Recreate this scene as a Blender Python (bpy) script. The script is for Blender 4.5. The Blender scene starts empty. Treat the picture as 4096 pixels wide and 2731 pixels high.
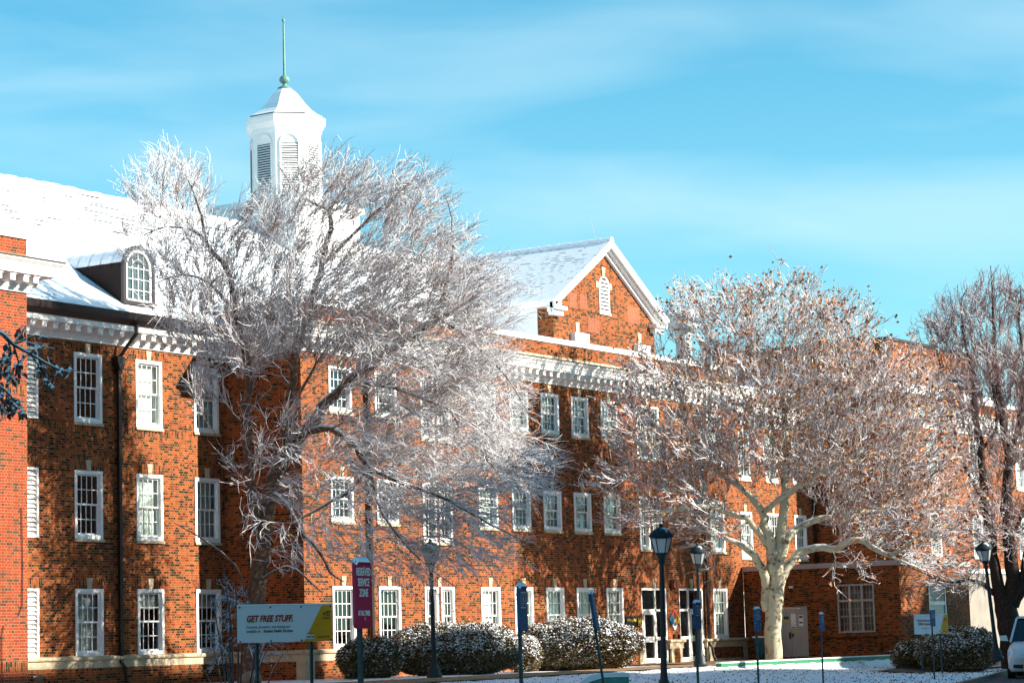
import bpy, math, random
import numpy as np
from mathutils import Vector, Matrix, Euler
from mathutils.kdtree import KDTree
R = math.radians
scene = bpy.context.scene
# ------------------------------------------------------------------ camera
FPX = 9759.95 / 4096.0            # focal length in picture widths
CAM = np.array([0.0, -48.374, 0.0])
YAW, PITCH, ROLL = 0.99323, 0.12300, 0.02830
E_CAM = None
cy_, sy_, cp_, sp_ = math.cos(YAW), math.sin(YAW), math.cos(PITCH), math.sin(PITCH)
FW = np.array([sy_ * cp_, cy_ * cp_, sp_]); RT = np.array([cy_, -sy_, 0.0]); UP = np.cross(RT, FW)
cr_, sr_ = math.cos(ROLL), math.sin(ROLL)
cam_d = bpy.data.cameras.new("camera"); cam = bpy.data.objects.new("camera", cam_d)
scene.collection.objects.link(cam)
cam_d.sensor_width = 36.0; cam_d.lens = FPX * 36.0; cam_d.clip_start = 0.5; cam_d.clip_end = 3000
ri, ui = cr_ * RT - sr_ * UP, sr_ * RT + cr_ * UP
cam.matrix_world = Matrix([[ri[0], ui[0], -FW[0], CAM[0]], [ri[1], ui[1], -FW[1], CAM[1]],
                           [ri[2], ui[2], -FW[2], CAM[2]], [0, 0, 0, 1]])
scene.camera = cam
# ------------------------------------------------------------------ light
SUN_AZ, SUN_EL = 22.0, 24.0        # azimuth measured from -Y towards +X
sun_d = bpy.data.lights.new("sun", 'SUN'); sun_d.energy = 5.0; sun_d.angle = R(0.53); sun_d.color = (1.0, 0.93, 0.82)
sun = bpy.data.objects.new("sun", sun_d); scene.collection.objects.link(sun)
SD = np.array([math.sin(R(SUN_AZ)) * math.cos(R(SUN_EL)), -math.cos(R(SUN_AZ)) * math.cos(R(SUN_EL)), math.sin(R(SUN_EL))])
sun.rotation_euler = Vector(SD).to_track_quat('Z', 'Y').to_euler()
world = bpy.data.worlds.new("World"); scene.world = world; world.use_nodes = True
wn = world.node_tree; wn.nodes.clear()
def N(nt, t, **k):
    n = nt.nodes.new(t)
    for a, v in k.items():
        if a == 'i':
            for kk, vv in v.items(): n.inputs[kk].default_value = vv
        else: setattr(n, a, v)
    return n
sky = N(wn, 'ShaderNodeTexSky', sky_type='NISHITA', sun_disc=False, sun_elevation=R(SUN_EL), altitude=400, air_density=1.0, dust_density=0.6, ozone_density=2.0)
sky.sun_rotation = math.atan2(SD[0], SD[1])
tint = N(wn, 'ShaderNodeMix', data_type='RGBA', blend_type='MULTIPLY'); tint.inputs[0].default_value = 1.0
tint.inputs[7].default_value = (0.55, 1.30, 1.30, 1)
wn.links.new(sky.outputs[0], tint.inputs[6])
tc = N(wn, 'ShaderNodeTexCoord')
mp = N(wn, 'ShaderNodeMapping'); mp.inputs['Rotation'].default_value = (R(18), R(-20), 0); mp.inputs['Scale'].default_value = (3.0, 3.0, 15.0)
nz = N(wn, 'ShaderNodeTexNoise', i={'Scale': 1.5, 'Detail': 4.0, 'Roughness': 0.45, 'Distortion': 0.4})
cr = N(wn, 'ShaderNodeValToRGB'); cr.color_ramp.elements[0].position = 0.40; cr.color_ramp.elements[1].position = 0.80
cr.color_ramp.elements[1].color = (0.55, 0.55, 0.55, 1)
wn.links.new(tc.outputs['Generated'], mp.inputs[0]); wn.links.new(mp.outputs[0], nz.inputs['Vector']); wn.links.new(nz.outputs[0], cr.inputs[0])
cl = N(wn, 'ShaderNodeMix', data_type='RGBA'); cl.inputs[7].default_value = (5.2, 6.8, 7.2, 1)
sx = N(wn, 'ShaderNodeSeparateXYZ'); wn.links.new(tc.outputs['Generated'], sx.inputs[0])
fade = N(wn, 'ShaderNodeMapRange'); wn.links.new(sx.outputs[2], fade.inputs[0])
for k_, v_ in ((1, 0.30), (2, 0.62), (3, 1.0), (4, 0.0)): fade.inputs[k_].default_value = v_
low = N(wn, 'ShaderNodeMapRange'); wn.links.new(sx.outputs[2], low.inputs[0])
for k_, v_ in ((1, 0.02), (2, 0.24), (3, 0.34), (4, 0.0)): low.inputs[k_].default_value = v_
ad = N(wn, 'ShaderNodeMath', operation='ADD', use_clamp=True); wn.links.new(cr.outputs[0], ad.inputs[0]); wn.links.new(low.outputs[0], ad.inputs[1])
mu_ = N(wn, 'ShaderNodeMath', operation='MULTIPLY'); wn.links.new(ad.outputs[0], mu_.inputs[0]); wn.links.new(fade.outputs[0], mu_.inputs[1])
wn.links.new(mu_.outputs[0], cl.inputs[0]); wn.links.new(tint.outputs[2], cl.inputs[6])
bg = N(wn, 'ShaderNodeBackground'); bg.inputs['Strength'].default_value = 0.070
wo = N(wn, 'ShaderNodeOutputWorld')
wn.links.new(cl.outputs[2], bg.inputs[0]); wn.links.new(bg.outputs[0], wo.inputs[0])
scene.view_settings.view_transform = 'Standard'; scene.view_settings.look = 'None'
scene.view_settings.exposure = 1.2; scene.view_settings.gamma = 1.0
scene.view_settings.use_curve_mapping = False
scene.cycles.max_bounces = 5; scene.cycles.transparent_max_bounces = 12

# ------------------------------------------------------------------ survey helper: a sight line read at (px,py), dist metres out
def pt(px, py, dist):
    X, Y = px * 1.74150 - 2048.0, py * 1.74150 - 1365.5
    xx, yy = cr_ * X - sr_ * Y, sr_ * X + cr_ * Y
    v = FW + RT * (xx / 9759.95) - UP * (yy / 9759.95)
    return CAM + v * dist
def at_y(px, py, Y):
    a = pt(px, py, 1.0) - CAM
    return CAM + a * ((Y - CAM[1]) / a[1])
SC = 1.7415 / 9759.95              # metres per reading unit per metre of distance

# ------------------------------------------------------------------ materials
MATS = {}
def newmat(name):
    m = bpy.data.materials.new(name); m.use_nodes = True; nt = m.node_tree
    b = nt.nodes['Principled BSDF']; MATS[name] = m
    return m, nt, b
def L(nt, a, b): nt.links.new(a, b)
def ramp(nt, fac, stops, interp='LINEAR'):
    r = nt.nodes.new('ShaderNodeValToRGB'); r.color_ramp.interpolation = interp
    e = r.color_ramp.elements
    while len(e) < len(stops): e.new(0.5)
    for el, (p, c) in zip(e, stops):
        el.position = p; el.color = c if len(c) == 4 else (*c, 1)
    L(nt, fac, r.inputs[0]); return r
def mixc(nt, fac, a, b, bt='MIX'):
    n = nt.nodes.new('ShaderNodeMix'); n.data_type = 'RGBA'; n.blend_type = bt
    for sock, v in ((n.inputs[0], fac), (n.inputs[6], a), (n.inputs[7], b)):
        if hasattr(v, 'links'): L(nt, v, sock)
        else: sock.default_value = v if not isinstance(v, tuple) or len(v) == 4 else (*v, 1)
    return n.outputs[2]
def math_(nt, op, a, b=None):
    n = nt.nodes.new('ShaderNodeMath'); n.operation = op
    for i, v in enumerate((a, b)):
        if v is None: continue
        if hasattr(v, 'links'): L(nt, v, n.inputs[i])
        else: n.inputs[i].default_value = v
    return n.outputs[0]
def plain(name, col, rough=0.6, var=0.12, scale=4.0, metal=0.0, bump=0.0, dirt=None, spec=0.5):
    m, nt, b = newmat(name)
    t = nt.nodes.new('ShaderNodeTexCoord')
    n = N(nt, 'ShaderNodeTexNoise', i={'Scale': scale, 'Detail': 6.0, 'Roughness': 0.65}); L(nt, t.outputs['Object'], n.inputs['Vector'])
    lo = tuple(max(0, c * (1 - var)) for c in col); hi = tuple(min(1, c * (1 + var)) for c in col)
    r = ramp(nt, n.outputs[0], [(0.3, lo), (0.7, hi)]); out = r.outputs[0]
    if dirt:
        n2 = N(nt, 'ShaderNodeTexNoise', i={'Scale': scale * 3.1, 'Detail': 8.0}); L(nt, t.outputs['Object'], n2.inputs['Vector'])
        r2 = ramp(nt, n2.outputs[0], [(0.55, (0, 0, 0)), (0.75, (0.7, 0.7, 0.7))]); out = mixc(nt, r2.outputs[0], out, dirt)
    L(nt, out, b.inputs['Base Color'])
    b.inputs['Roughness'].default_value = rough; b.inputs['Metallic'].default_value = metal
    b.inputs['Specular IOR Level'].default_value = spec
    if bump:
        bp = N(nt, 'ShaderNodeBump', i={'Strength': bump, 'Distance': 0.02}); L(nt, n.outputs[0], bp.inputs['Height']); L(nt, bp.outputs[0], b.inputs['Normal'])
    return m
def brick(name, tones, mortar, soldier=False, W=0.235, H=0.078, wash=None):
    m, nt, b = newmat(name)
    t = nt.nodes.new('ShaderNodeTexCoord'); g = nt.nodes.new('ShaderNodeNewGeometry')
    s = nt.nodes.new('ShaderNodeSeparateXYZ'); L(nt, t.outputs['Object'], s.inputs[0])
    sn = nt.nodes.new('ShaderNodeSeparateXYZ'); L(nt, g.outputs['True Normal'], sn.inputs[0])
    isx = math_(nt, 'GREATER_THAN', math_(nt, 'ABSOLUTE', sn.outputs[0]), 0.5)
    mu = nt.nodes.new('ShaderNodeMix'); mu.data_type = 'FLOAT'
    L(nt, isx, mu.inputs[0]); L(nt, s.outputs[0], mu.inputs[2]); L(nt, s.outputs[1], mu.inputs[3])
    c = nt.nodes.new('ShaderNodeCombineXYZ')
    if soldier: L(nt, s.outputs[2], c.inputs[0]); L(nt, mu.outputs[0], c.inputs[1])
    else: L(nt, mu.outputs[0], c.inputs[0]); L(nt, s.outputs[2], c.inputs[1])
    k = N(nt, 'ShaderNodeTexBrick'); L(nt, c.outputs[0], k.inputs['Vector'])
    k.offset = 0.5; k.offset_frequency = 2; k.squash = 0.5 if not soldier else 1.0; k.squash_frequency = 2
    for a, v in (('Scale', 1.0), ('Brick Width', W if not soldier else 0.25), ('Row Height', H), ('Mortar Size', 0.0075), ('Mortar Smooth', 0.3), ('Bias', 0.0)):
        k.inputs[a].default_value = v
    k.inputs['Color1'].default_value = (0, 0, 0, 1); k.inputs['Color2'].default_value = (1, 1, 1, 1); k.inputs['Mortar'].default_value = (0.5, 0.5, 0.5, 1)
    r = ramp(nt, k.outputs['Color'], tones, 'CONSTANT')
    n = N(nt, 'ShaderNodeTexNoise', i={'Scale': 0.45, 'Detail': 6.0, 'Roughness': 0.6}); L(nt, t.outputs['Object'], n.inputs['Vector'])
    r2 = ramp(nt, n.outputs[0], [(0.3, (0.72, 0.72, 0.74)), (0.7, (1.18, 1.12, 1.08))])
    col = mixc(nt, k.outputs['Fac'], r.outputs[0], mortar)
    col = mixc(nt, 1.0, col, r2.outputs[0], 'MULTIPLY')
    n3 = N(nt, 'ShaderNodeTexNoise', i={'Scale': 14.0, 'Detail': 4.0}); L(nt, t.outputs['Object'], n3.inputs['Vector'])
    col = mixc(nt, 1.0, col, ramp(nt, n3.outputs[0], [(0.3, (0.8, 0.8, 0.8)), (0.7, (1.2, 1.2, 1.2))]).outputs[0], 'MULTIPLY')
    if wash: col = mixc(nt, 0.35, col, wash)
    L(nt, col, b.inputs['Base Color']); b.inputs['Roughness'].default_value = 0.85; b.inputs['Specular IOR Level'].default_value = 0.2
    bp = N(nt, 'ShaderNodeBump', i={'Strength': 0.5, 'Distance': 0.01}); bp.invert = True; L(nt, k.outputs['Fac'], bp.inputs['Height']); L(nt, bp.outputs[0], b.inputs['Normal'])
    return m
TONES = [(0.0, (0.23, 0.050, 0.013)), (0.16, (0.31, 0.072, 0.018)), (0.40, (0.016, 0.010, 0.007)), (0.58, (0.26, 0.062, 0.016)), (0.72, (0.050, 0.026, 0.012)), (0.86, (0.18, 0.028, 0.008))]
brick('brick', TONES, (0.33, 0.18, 0.070))
brick('brick_soldier', TONES, (0.33, 0.18, 0.070), soldier=True)
brick('brick_far', [(0.0, (0.42, 0.085, 0.028)), (0.5, (0.26, 0.075, 0.032)), (0.7, (0.36, 0.060, 0.022))], (0.52, 0.34, 0.20))
brick('brick_left', [(0.0, (0.33, 0.042, 0.013)), (0.30, (0.23, 0.040, 0.016)), (0.52, (0.09, 0.040, 0.022)), (0.68, (0.29, 0.052, 0.018))], (0.34, 0.19, 0.09))
brick('brick_patch', [(0.0, (0.36, 0.075, 0.03)), (0.5, (0.28, 0.062, 0.03))], (0.42, 0.27, 0.16))
plain('white_paint', (0.80, 0.78, 0.74), 0.45, 0.06, 3.0, dirt=(0.55, 0.48, 0.38))
plain('white_clean', (0.82, 0.81, 0.78), 0.4, 0.04, 3.0)
plain('stone', (0.50, 0.40, 0.26), 0.85, 0.22, 2.5, bump=0.3, dirt=(0.24, 0.17, 0.09))
plain('brown_metal', (0.016, 0.008, 0.006), 0.4, 0.3, 5.0)
plain('black_paint', (0.010, 0.010, 0.012), 0.35, 0.3, 5.0)
plain('verdigris', (0.12, 0.25, 0.20), 0.6, 0.25, 12.0)
plain('curtain_cloth', (0.62, 0.66, 0.60), 0.9, 0.12, 5.0)
plain('room_dark', (0.012, 0.011, 0.010), 0.9, 0.3)  # near-black stands in for the unlit space behind panes and slats
plain('galvanised', (0.42, 0.44, 0.42), 0.45, 0.2, 4.0, metal=0.3)
plain('white_siding', (0.78, 0.80, 0.80), 0.6, 0.03, 1.0)
plain('asphalt', (0.045, 0.043, 0.042), 0.8, 0.4, 1.3, bump=0.2)
plain('sand_path', (0.27, 0.165, 0.085), 0.9, 0.2, 3.0, bump=0.2)
plain('path_dark', (0.10, 0.07, 0.05), 0.6, 0.3, 1.2, bump=0.1, dirt=(0.4, 0.36, 0.34))  # darker and smoother than the sand path, with pale flecks
plain('concrete', (0.24, 0.21, 0.17), 0.9, 0.18, 1.6, bump=0.2, dirt=(0.25, 0.2, 0.15))
plain('green_paint', (0.008, 0.16, 0.06), 0.6, 0.2, 5.0, dirt=(0.03, 0.08, 0.04))
plain('blue_plastic', (0.012, 0.10, 0.16), 0.4, 0.2)
plain('teal_paint', (0.05, 0.26, 0.24), 0.5, 0.25, 6.0)
plain('grey_door', (0.40, 0.37, 0.36), 0.55, 0.1, 2.0)
plain('car_paint', (0.62, 0.66, 0.70), 0.25, 0.05, 2.0)
plain('rubber', (0.015, 0.015, 0.015), 0.8, 0.2)
plain('chrome', (0.7, 0.7, 0.7), 0.15, 0.05, metal=1.0)
plain('sign_red', (0.42, 0.006, 0.06), 0.7, 0.1, 5.0)
plain('sign_blue', (0.006, 0.07, 0.20), 0.7, 0.15, 5.0)
plain('sign_white', (0.78, 0.80, 0.82), 0.5, 0.03, 2.0)
plain('sign_yellow', (0.75, 0.47, 0.02), 0.5, 0.15, 1.2)
plain('yellow_text', (0.85, 0.62, 0.03), 0.5, 0.02)
plain('ink_red', (0.36, 0.045, 0.012), 0.6, 0.05)
plain('ink_dark', (0.03, 0.04, 0.05), 0.6, 0.1)
plain('ink_grey', (0.30, 0.30, 0.30), 0.6, 0.1)
plain('post_green', (0.008, 0.025, 0.025), 0.6, 0.5, 20.0, dirt=(0.16, 0.24, 0.25))
plain('lamp_dark', (0.003, 0.010, 0.013), 0.55, 0.4, 20.0, dirt=(0.02, 0.04, 0.05))
plain('wood_stump', (0.16, 0.10, 0.06), 0.9, 0.5, 14.0, bump=0.6)
plain('bell_red', (0.25, 0.06, 0.03), 0.5, 0.2)
plain('tag_red', (0.55, 0.05, 0.02), 0.5, 0.02); plain('tag_blue', (0.02, 0.25, 0.45), 0.5, 0.02)
plain('leaf_litter', (0.16, 0.075, 0.035), 0.8, 0.4)
plain('rock', (0.22, 0.16, 0.11), 0.9, 0.3, 5.0, bump=0.4)
# glass that mirrors the yard and lets the room show through
m, nt, b = newmat('pane_glass'); nt.nodes.remove(b)
gl = N(nt, 'ShaderNodeBsdfGlossy', i={'Roughness': 0.03, 'Color': (0.9, 0.95, 1, 1)}); tr = N(nt, 'ShaderNodeBsdfTransparent', i={'Color': (0.82, 0.88, 0.88, 1)})
fr = N(nt, 'ShaderNodeFresnel', i={'IOR': 1.5}); mx = N(nt, 'ShaderNodeMixShader')
L(nt, math_(nt, 'MULTIPLY', fr.outputs[0], 1.6), mx.inputs[0]); L(nt, tr.outputs[0], mx.inputs[1]); L(nt, gl.outputs[0], mx.inputs[2])
L(nt, mx.outputs[0], nt.nodes['Material Output'].inputs[0])
m, nt, b = newmat('dark_glass'); b.inputs['Base Color'].default_value = (0.006, 0.007, 0.008, 1); b.inputs['Roughness'].default_value = 0.06
m, nt, b = newmat('lamp_glass'); b.inputs['Base Color'].default_value = (0.55, 0.6, 0.6, 1); b.inputs['Roughness'].default_value = 0.3; b.inputs['Transmission Weight'].default_value = 0.5

def snowmix(name, base, lo, hi, noise=0.5, nscale=3.0, snow=(0.86, 0.88, 0.91), base2=None, b2scale=3.0, b2=(0.5, 0.62)):
    """base colour with snow lying wherever the surface faces up"""
    m, nt, b = newmat(name)
    t = nt.nodes.new('ShaderNodeTexCoord'); g = nt.nodes.new('ShaderNodeNewGeometry')
    s = nt.nodes.new('ShaderNodeSeparateXYZ'); L(nt, g.outputs['Normal'], s.inputs[0])
    n = N(nt, 'ShaderNodeTexNoise', i={'Scale': nscale, 'Detail': 4.0}); L(nt, t.outputs['Object'], n.inputs['Vector'])
    f = math_(nt, 'ADD', s.outputs[2], math_(nt, 'MULTIPLY', math_(nt, 'SUBTRACT', n.outputs[0], 0.5), noise * 2))
    r = nt.nodes.new('ShaderNodeMapRange'); r.inputs[1].default_value = lo; r.inputs[2].default_value = hi; L(nt, f, r.inputs[0])
    col = base
    n2 = N(nt, 'ShaderNodeTexNoise', i={'Scale': b2scale, 'Detail': 6.0, 'Roughness': 0.7}); L(nt, t.outputs['Object'], n2.inputs['Vector'])
    if base2: col = ramp(nt, n2.outputs[0], [(b2[0], base), (b2[1], base2)]).outputs[0]
    L(nt, mixc(nt, r.outputs[0], col, snow), b.inputs['Base Color'])
    b.inputs['Roughness'].default_value = 0.75; b.inputs['Specular IOR Level'].default_value = 0.25
    bp = N(nt, 'ShaderNodeBump', i={'Strength': 0.5, 'Distance': 0.02}); L(nt, n2.outputs[0], bp.inputs['Height']); L(nt, bp.outputs[0], b.inputs['Normal'])
    return m
snowmix('birch_bark', (0.10, 0.062, 0.042), 0.25, 0.6, 0.35, 4.0, base2=(0.30, 0.17, 0.09), b2scale=9.0)
snowmix('birch_twig', (0.22, 0.10, 0.07), -0.6, -0.05, 0.5, 1.2, snow=(0.90, 0.90, 0.91))
snowmix('sycamore_bark', (0.50, 0.44, 0.30), 0.45, 0.7, 0.3, 3.0, base2=(0.20, 0.14, 0.08), b2scale=3.6, b2=(0.54, 0.60))
snowmix('sycamore_twig', (0.24, 0.12, 0.07), -0.35, 0.15, 0.6, 1.5)
snowmix('dark_bark', (0.035, 0.022, 0.018), 0.75, 1.0, 0.25, 3.0, base2=(0.09, 0.055, 0.04), b2scale=12.0)
snowmix('dark_twig', (0.22, 0.11, 0.09), 0.1, 0.6, 0.5, 1.5)
snowmix('shrub_stem', (0.10, 0.075, 0.075), 0.0, 0.4, 0.5, 6.0)
snowmix('near_twig', (0.05, 0.03, 0.025), 0.1, 0.35, 0.3, 8.0)
def leafmat(name, stops, lo, hi):
    m, nt, b = newmat(name)
    g = nt.nodes.new('ShaderNodeNewGeometry'); s = nt.nodes.new('ShaderNodeSeparateXYZ'); L(nt, g.outputs['Normal'], s.inputs[0])
    r = ramp(nt, g.outputs['Random Per Island'], stops)
    mr = nt.nodes.new('ShaderNodeMapRange'); mr.inputs[1].default_value = lo; mr.inputs[2].default_value = hi; L(nt, math_(nt, 'ABSOLUTE', s.outputs[2]), mr.inputs[0])
    L(nt, mixc(nt, mr.outputs[0], r.outputs[0], (0.86, 0.88, 0.9)), b.inputs['Base Color']); b.inputs['Roughness'].default_value = 0.7
    return m
leafmat('sycamore_leaf', [(0.0, (0.22, 0.055, 0.015)), (0.5, (0.48, 0.15, 0.03)), (1.0, (0.62, 0.27, 0.07))], 0.86, 0.95)
leafmat('birch_leaf', [(0.0, (0.35, 0.16, 0.04)), (1.0, (0.60, 0.36, 0.12))], 0.97, 0.99)
leafmat('near_leaf', [(0.0, (0.06, 0.018, 0.014)), (1.0, (0.13, 0.05, 0.03))], 0.45, 0.6)
leafmat('bush_leaf', [(0.0, (0.03, 0.026, 0.006)), (0.5, (0.12, 0.075, 0.012)), (1.0, (0.26, 0.15, 0.03))], 0.85, 0.95)
plain('snow', (0.86, 0.88, 0.91), 0.6, 0.02, 3.0, bump=0.25)
def roofmat(name, patch, lo=0.66, hi=0.72, slate=(0.05, 0.045, 0.045), edgew=0.3):
    m, nt, b = newmat(name)
    t = nt.nodes.new('ShaderNodeTexCoord'); s = nt.nodes.new('ShaderNodeSeparateXYZ'); L(nt, t.outputs['Object'], s.inputs[0])
    mp = nt.nodes.new('ShaderNodeMapping'); mp.inputs['Scale'].default_value = patch; L(nt, t.outputs['Object'], mp.inputs[0])
    n = N(nt, 'ShaderNodeTexNoise', i={'Scale': 1.0, 'Detail': 3.0}); L(nt, mp.outputs[0], n.inputs['Vector'])
    big = N(nt, 'ShaderNodeTexNoise', i={'Scale': 0.22, 'Detail': 2.0}); L(nt, t.outputs['Object'], big.inputs['Vector'])
    row = math_(nt, 'FRACT', math_(nt, 'MULTIPLY', s.outputs[2], 1 / 0.125))
    edge = math_(nt, 'LESS_THAN', row, edgew)
    f = math_(nt, 'ADD', n.outputs[0], math_(nt, 'MULTIPLY', big.outputs[0], 0.5)); f = math_(nt, 'SUBTRACT', f, 0.25)
    r = ramp(nt, f, [(lo, (0, 0, 0)), (hi, (1, 1, 1))])
    k = math_(nt, 'MULTIPLY', r.outputs[0], edge)
    L(nt, mixc(nt, k, (0.86, 0.88, 0.91), slate), b.inputs['Base Color']); b.inputs['Roughness'].default_value = 0.65; b.inputs['Specular IOR Level'].default_value = 0.2
    bp = N(nt, 'ShaderNodeBump', i={'Strength': 0.35, 'Distance': 0.05}); L(nt, row, bp.inputs['Height']); L(nt, bp.outputs[0], b.inputs['Normal'])
    return m
roofmat('roof_snow', (0.7, 3.0, 7.0), 0.57, 0.60, (0.02, 0.018, 0.018), 0.55)
roofmat('gable_snow', (4.0, 3.0, 8.0), 0.56, 0.66)
# ground: thin trampled snow with grass and leaves poking out
m, nt, b = newmat('lawn_snow')
t = nt.nodes.new('ShaderNodeTexCoord')
n1 = N(nt, 'ShaderNodeTexNoise', i={'Scale': 3.2, 'Detail': 9.0, 'Roughness': 0.75}); L(nt, t.outputs['Object'], n1.inputs['Vector'])
n2 = N(nt, 'ShaderNodeTexNoise', i={'Scale': 0.30, 'Detail': 3.0}); L(nt, t.outputs['Object'], n2.inputs['Vector'])
f = math_(nt, 'ADD', n1.outputs[0], math_(nt, 'MULTIPLY', math_(nt, 'SUBTRACT', n2.outputs[0], 0.5), 0.35))
r = ramp(nt, f, [(0.56, (0.86, 0.88, 0.92)), (0.64, (0.50, 0.44, 0.42)), (0.72, (0.12, 0.09, 0.07))])
L(nt, r.outputs[0], b.inputs['Base Color']); b.inputs['Roughness'].default_value = 0.7
bp = N(nt, 'ShaderNodeBump', i={'Strength': 0.7, 'Distance': 0.05}); L(nt, n1.outputs[0], bp.inputs['Height']); L(nt, bp.outputs[0], b.inputs['Normal'])

# ------------------------------------------------------------------ mesh helpers
COL = scene.collection
class MB:
    def __init__(s): s.v = []; s.f = []; s.mi = []
    def add(s, vs, fs, mi=0):
        o = len(s.v); s.v += [tuple(map(float, v)) for v in vs]; s.f += [tuple(i + o for i in f) for f in fs]; s.mi += [mi] * len(fs); return s
    def box(s, x0, x1, y0, y1, z0, z1, mi=0):
        return s.add([(x0, y0, z0), (x1, y0, z0), (x1, y1, z0), (x0, y1, z0), (x0, y0, z1), (x1, y0, z1), (x1, y1, z1), (x0, y1, z1)],
                     [(0, 3, 2, 1), (4, 5, 6, 7), (0, 1, 5, 4), (1, 2, 6, 5), (2, 3, 7, 6), (3, 0, 4, 7)], mi)
    def prism(s, poly, axis, a, b, mi=0):
        """poly: list of 2D points, extruded along axis from a to b"""
        def P(p, c): return {'y': (p[0], c, p[1]), 'x': (c, p[0], p[1]), 'z': (p[0], p[1], c)}[axis]
        n = len(poly)
        return s.add([P(p, a) for p in poly] + [P(p, b) for p in poly],
                     [tuple(range(n)), tuple(range(2 * n - 1, n - 1, -1))] + [(i, (i + 1) % n, n + (i + 1) % n, n + i) for i in range(n)], mi)
    def lathe(s, prof, c=(0, 0), n=16, mi=0, rot=0.0):
        vs = []; fs = []
        for r, z in prof:
            for k in range(n):
                a = 2 * math.pi * k / n + rot; vs.append((c[0] + r * math.cos(a), c[1] + r * math.sin(a), z))
        for j in range(len(prof) - 1):
            for k in range(n): fs.append((j * n + k, j * n + (k + 1) % n, (j + 1) * n + (k + 1) % n, (j + 1) * n + k))
        fs.append(tuple(range(n - 1, -1, -1))); fs.append(tuple((len(prof) - 1) * n + k for k in range(n)))
        return s.add(vs, fs, mi)
    def tube(s, pts, rad, n=8, mi=0):
        V, F = tubes(np.array([pts], float), np.array([np.broadcast_to(rad, (len(pts),))], float), n)
        return s.add(V, [tuple(q) for q in F], mi)
    def build(s, name, mats, parent=None, smooth=False):
        me = bpy.data.meshes.new(name); me.from_pydata(s.v, [], s.f)
        return finish(me, name, mats, parent, smooth, s.mi)
def finish(me, name, mats, parent=None, smooth=False, mi=None):
    if isinstance(mats, str): mats = [mats]
    for q in mats: me.materials.append(MATS[q])
    if mi is not None and len(mats) > 1: me.polygons.foreach_set('material_index', np.array(mi, dtype=np.int32))
    if smooth: me.polygons.foreach_set('use_smooth', np.ones(len(me.polygons), dtype=bool))
    me.update()
    o = bpy.data.objects.new(name, me); COL.objects.link(o)
    if parent: attach(o, parent)
    return o
def attach(o, parent):
    o.parent = parent
    M = parent['_mw'] if '_mw' in parent else None
    o.matrix_parent_inverse = Matrix.Translation(Vector(LOC.get(parent.name, (0, 0, 0)))).inverted()
LOC = {}
def thing(name, label, cat, loc=(0, 0, 0), group=None):
    o = bpy.data.objects.new(name, None); COL.objects.link(o); o.location = tuple(map(float, loc)); LOC[o.name] = o.location.copy()
    o.empty_display_size = 0.3
    o['label'] = label; o['category'] = cat
    if group: o['group'] = group
    return o
def tag(o, label, cat, group=None):
    o['label'] = label; o['category'] = cat
    if group: o['group'] = group
    return o
def struct(o): o['kind'] = 'structure'; return o
def big_mesh(name, V, F, mats, parent=None, smooth=True, mi=None):
    """F: (n,k) array of equal polygons"""
    me = bpy.data.meshes.new(name); V = np.asarray(V, np.float32); F = np.asarray(F, np.int32)
    me.vertices.add(len(V)); me.vertices.foreach_set('co', V.ravel())
    me.loops.add(F.size); me.loops.foreach_set('vertex_index', F.ravel())
    me.polygons.add(len(F)); me.polygons.foreach_set('loop_start', np.arange(len(F), dtype=np.int32) * F.shape[1])
    me.polygons.foreach_set('loop_total', np.full(len(F), F.shape[1], np.int32))
    me.update(calc_edges=True)
    return finish(me, name, mats, parent, smooth, mi)
def tubes(P, Rr, k):
    """P (N,n,3) polylines, Rr (N,n) radii -> verts, quad faces"""
    Nn, n, _ = P.shape
    T = np.empty_like(P); T[:, 1:-1] = P[:, 2:] - P[:, :-2]; T[:, 0] = P[:, 1] - P[:, 0]; T[:, -1] = P[:, -1] - P[:, -2]
    T /= np.linalg.norm(T, axis=2, keepdims=True) + 1e-9
    mean = P[:, -1] - P[:, 0]; mean /= np.linalg.norm(mean, axis=1, keepdims=True) + 1e-9
    ref = np.where(np.abs(mean[:, 2:3]) > 0.8, np.array([[1.0, 0.2, 0]]), np.array([[0, 0, 1.0]]))[:, None, :]
    A = np.cross(T, np.broadcast_to(ref, T.shape)); A /= np.linalg.norm(A, axis=2, keepdims=True) + 1e-9
    B = np.cross(T, A)
    a = 2 * np.pi * np.arange(k) / k
    V = P[:, :, None, :] + Rr[:, :, None, None] * (A[:, :, None, :] * np.cos(a)[None, None, :, None] + B[:, :, None, :] * np.sin(a)[None, None, :, None])
    V = V.reshape(-1, 3)
    base = (np.arange(Nn)[:, None, None] * n + np.arange(n - 1)[None, :, None]) * k
    i = np.arange(k)[None, None, :]; j = (i + 1) % k
    F = np.stack([base + i, base + k + i, base + k + j, base + j], axis=-1).reshape(-1, 4)
    return V, F
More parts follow.
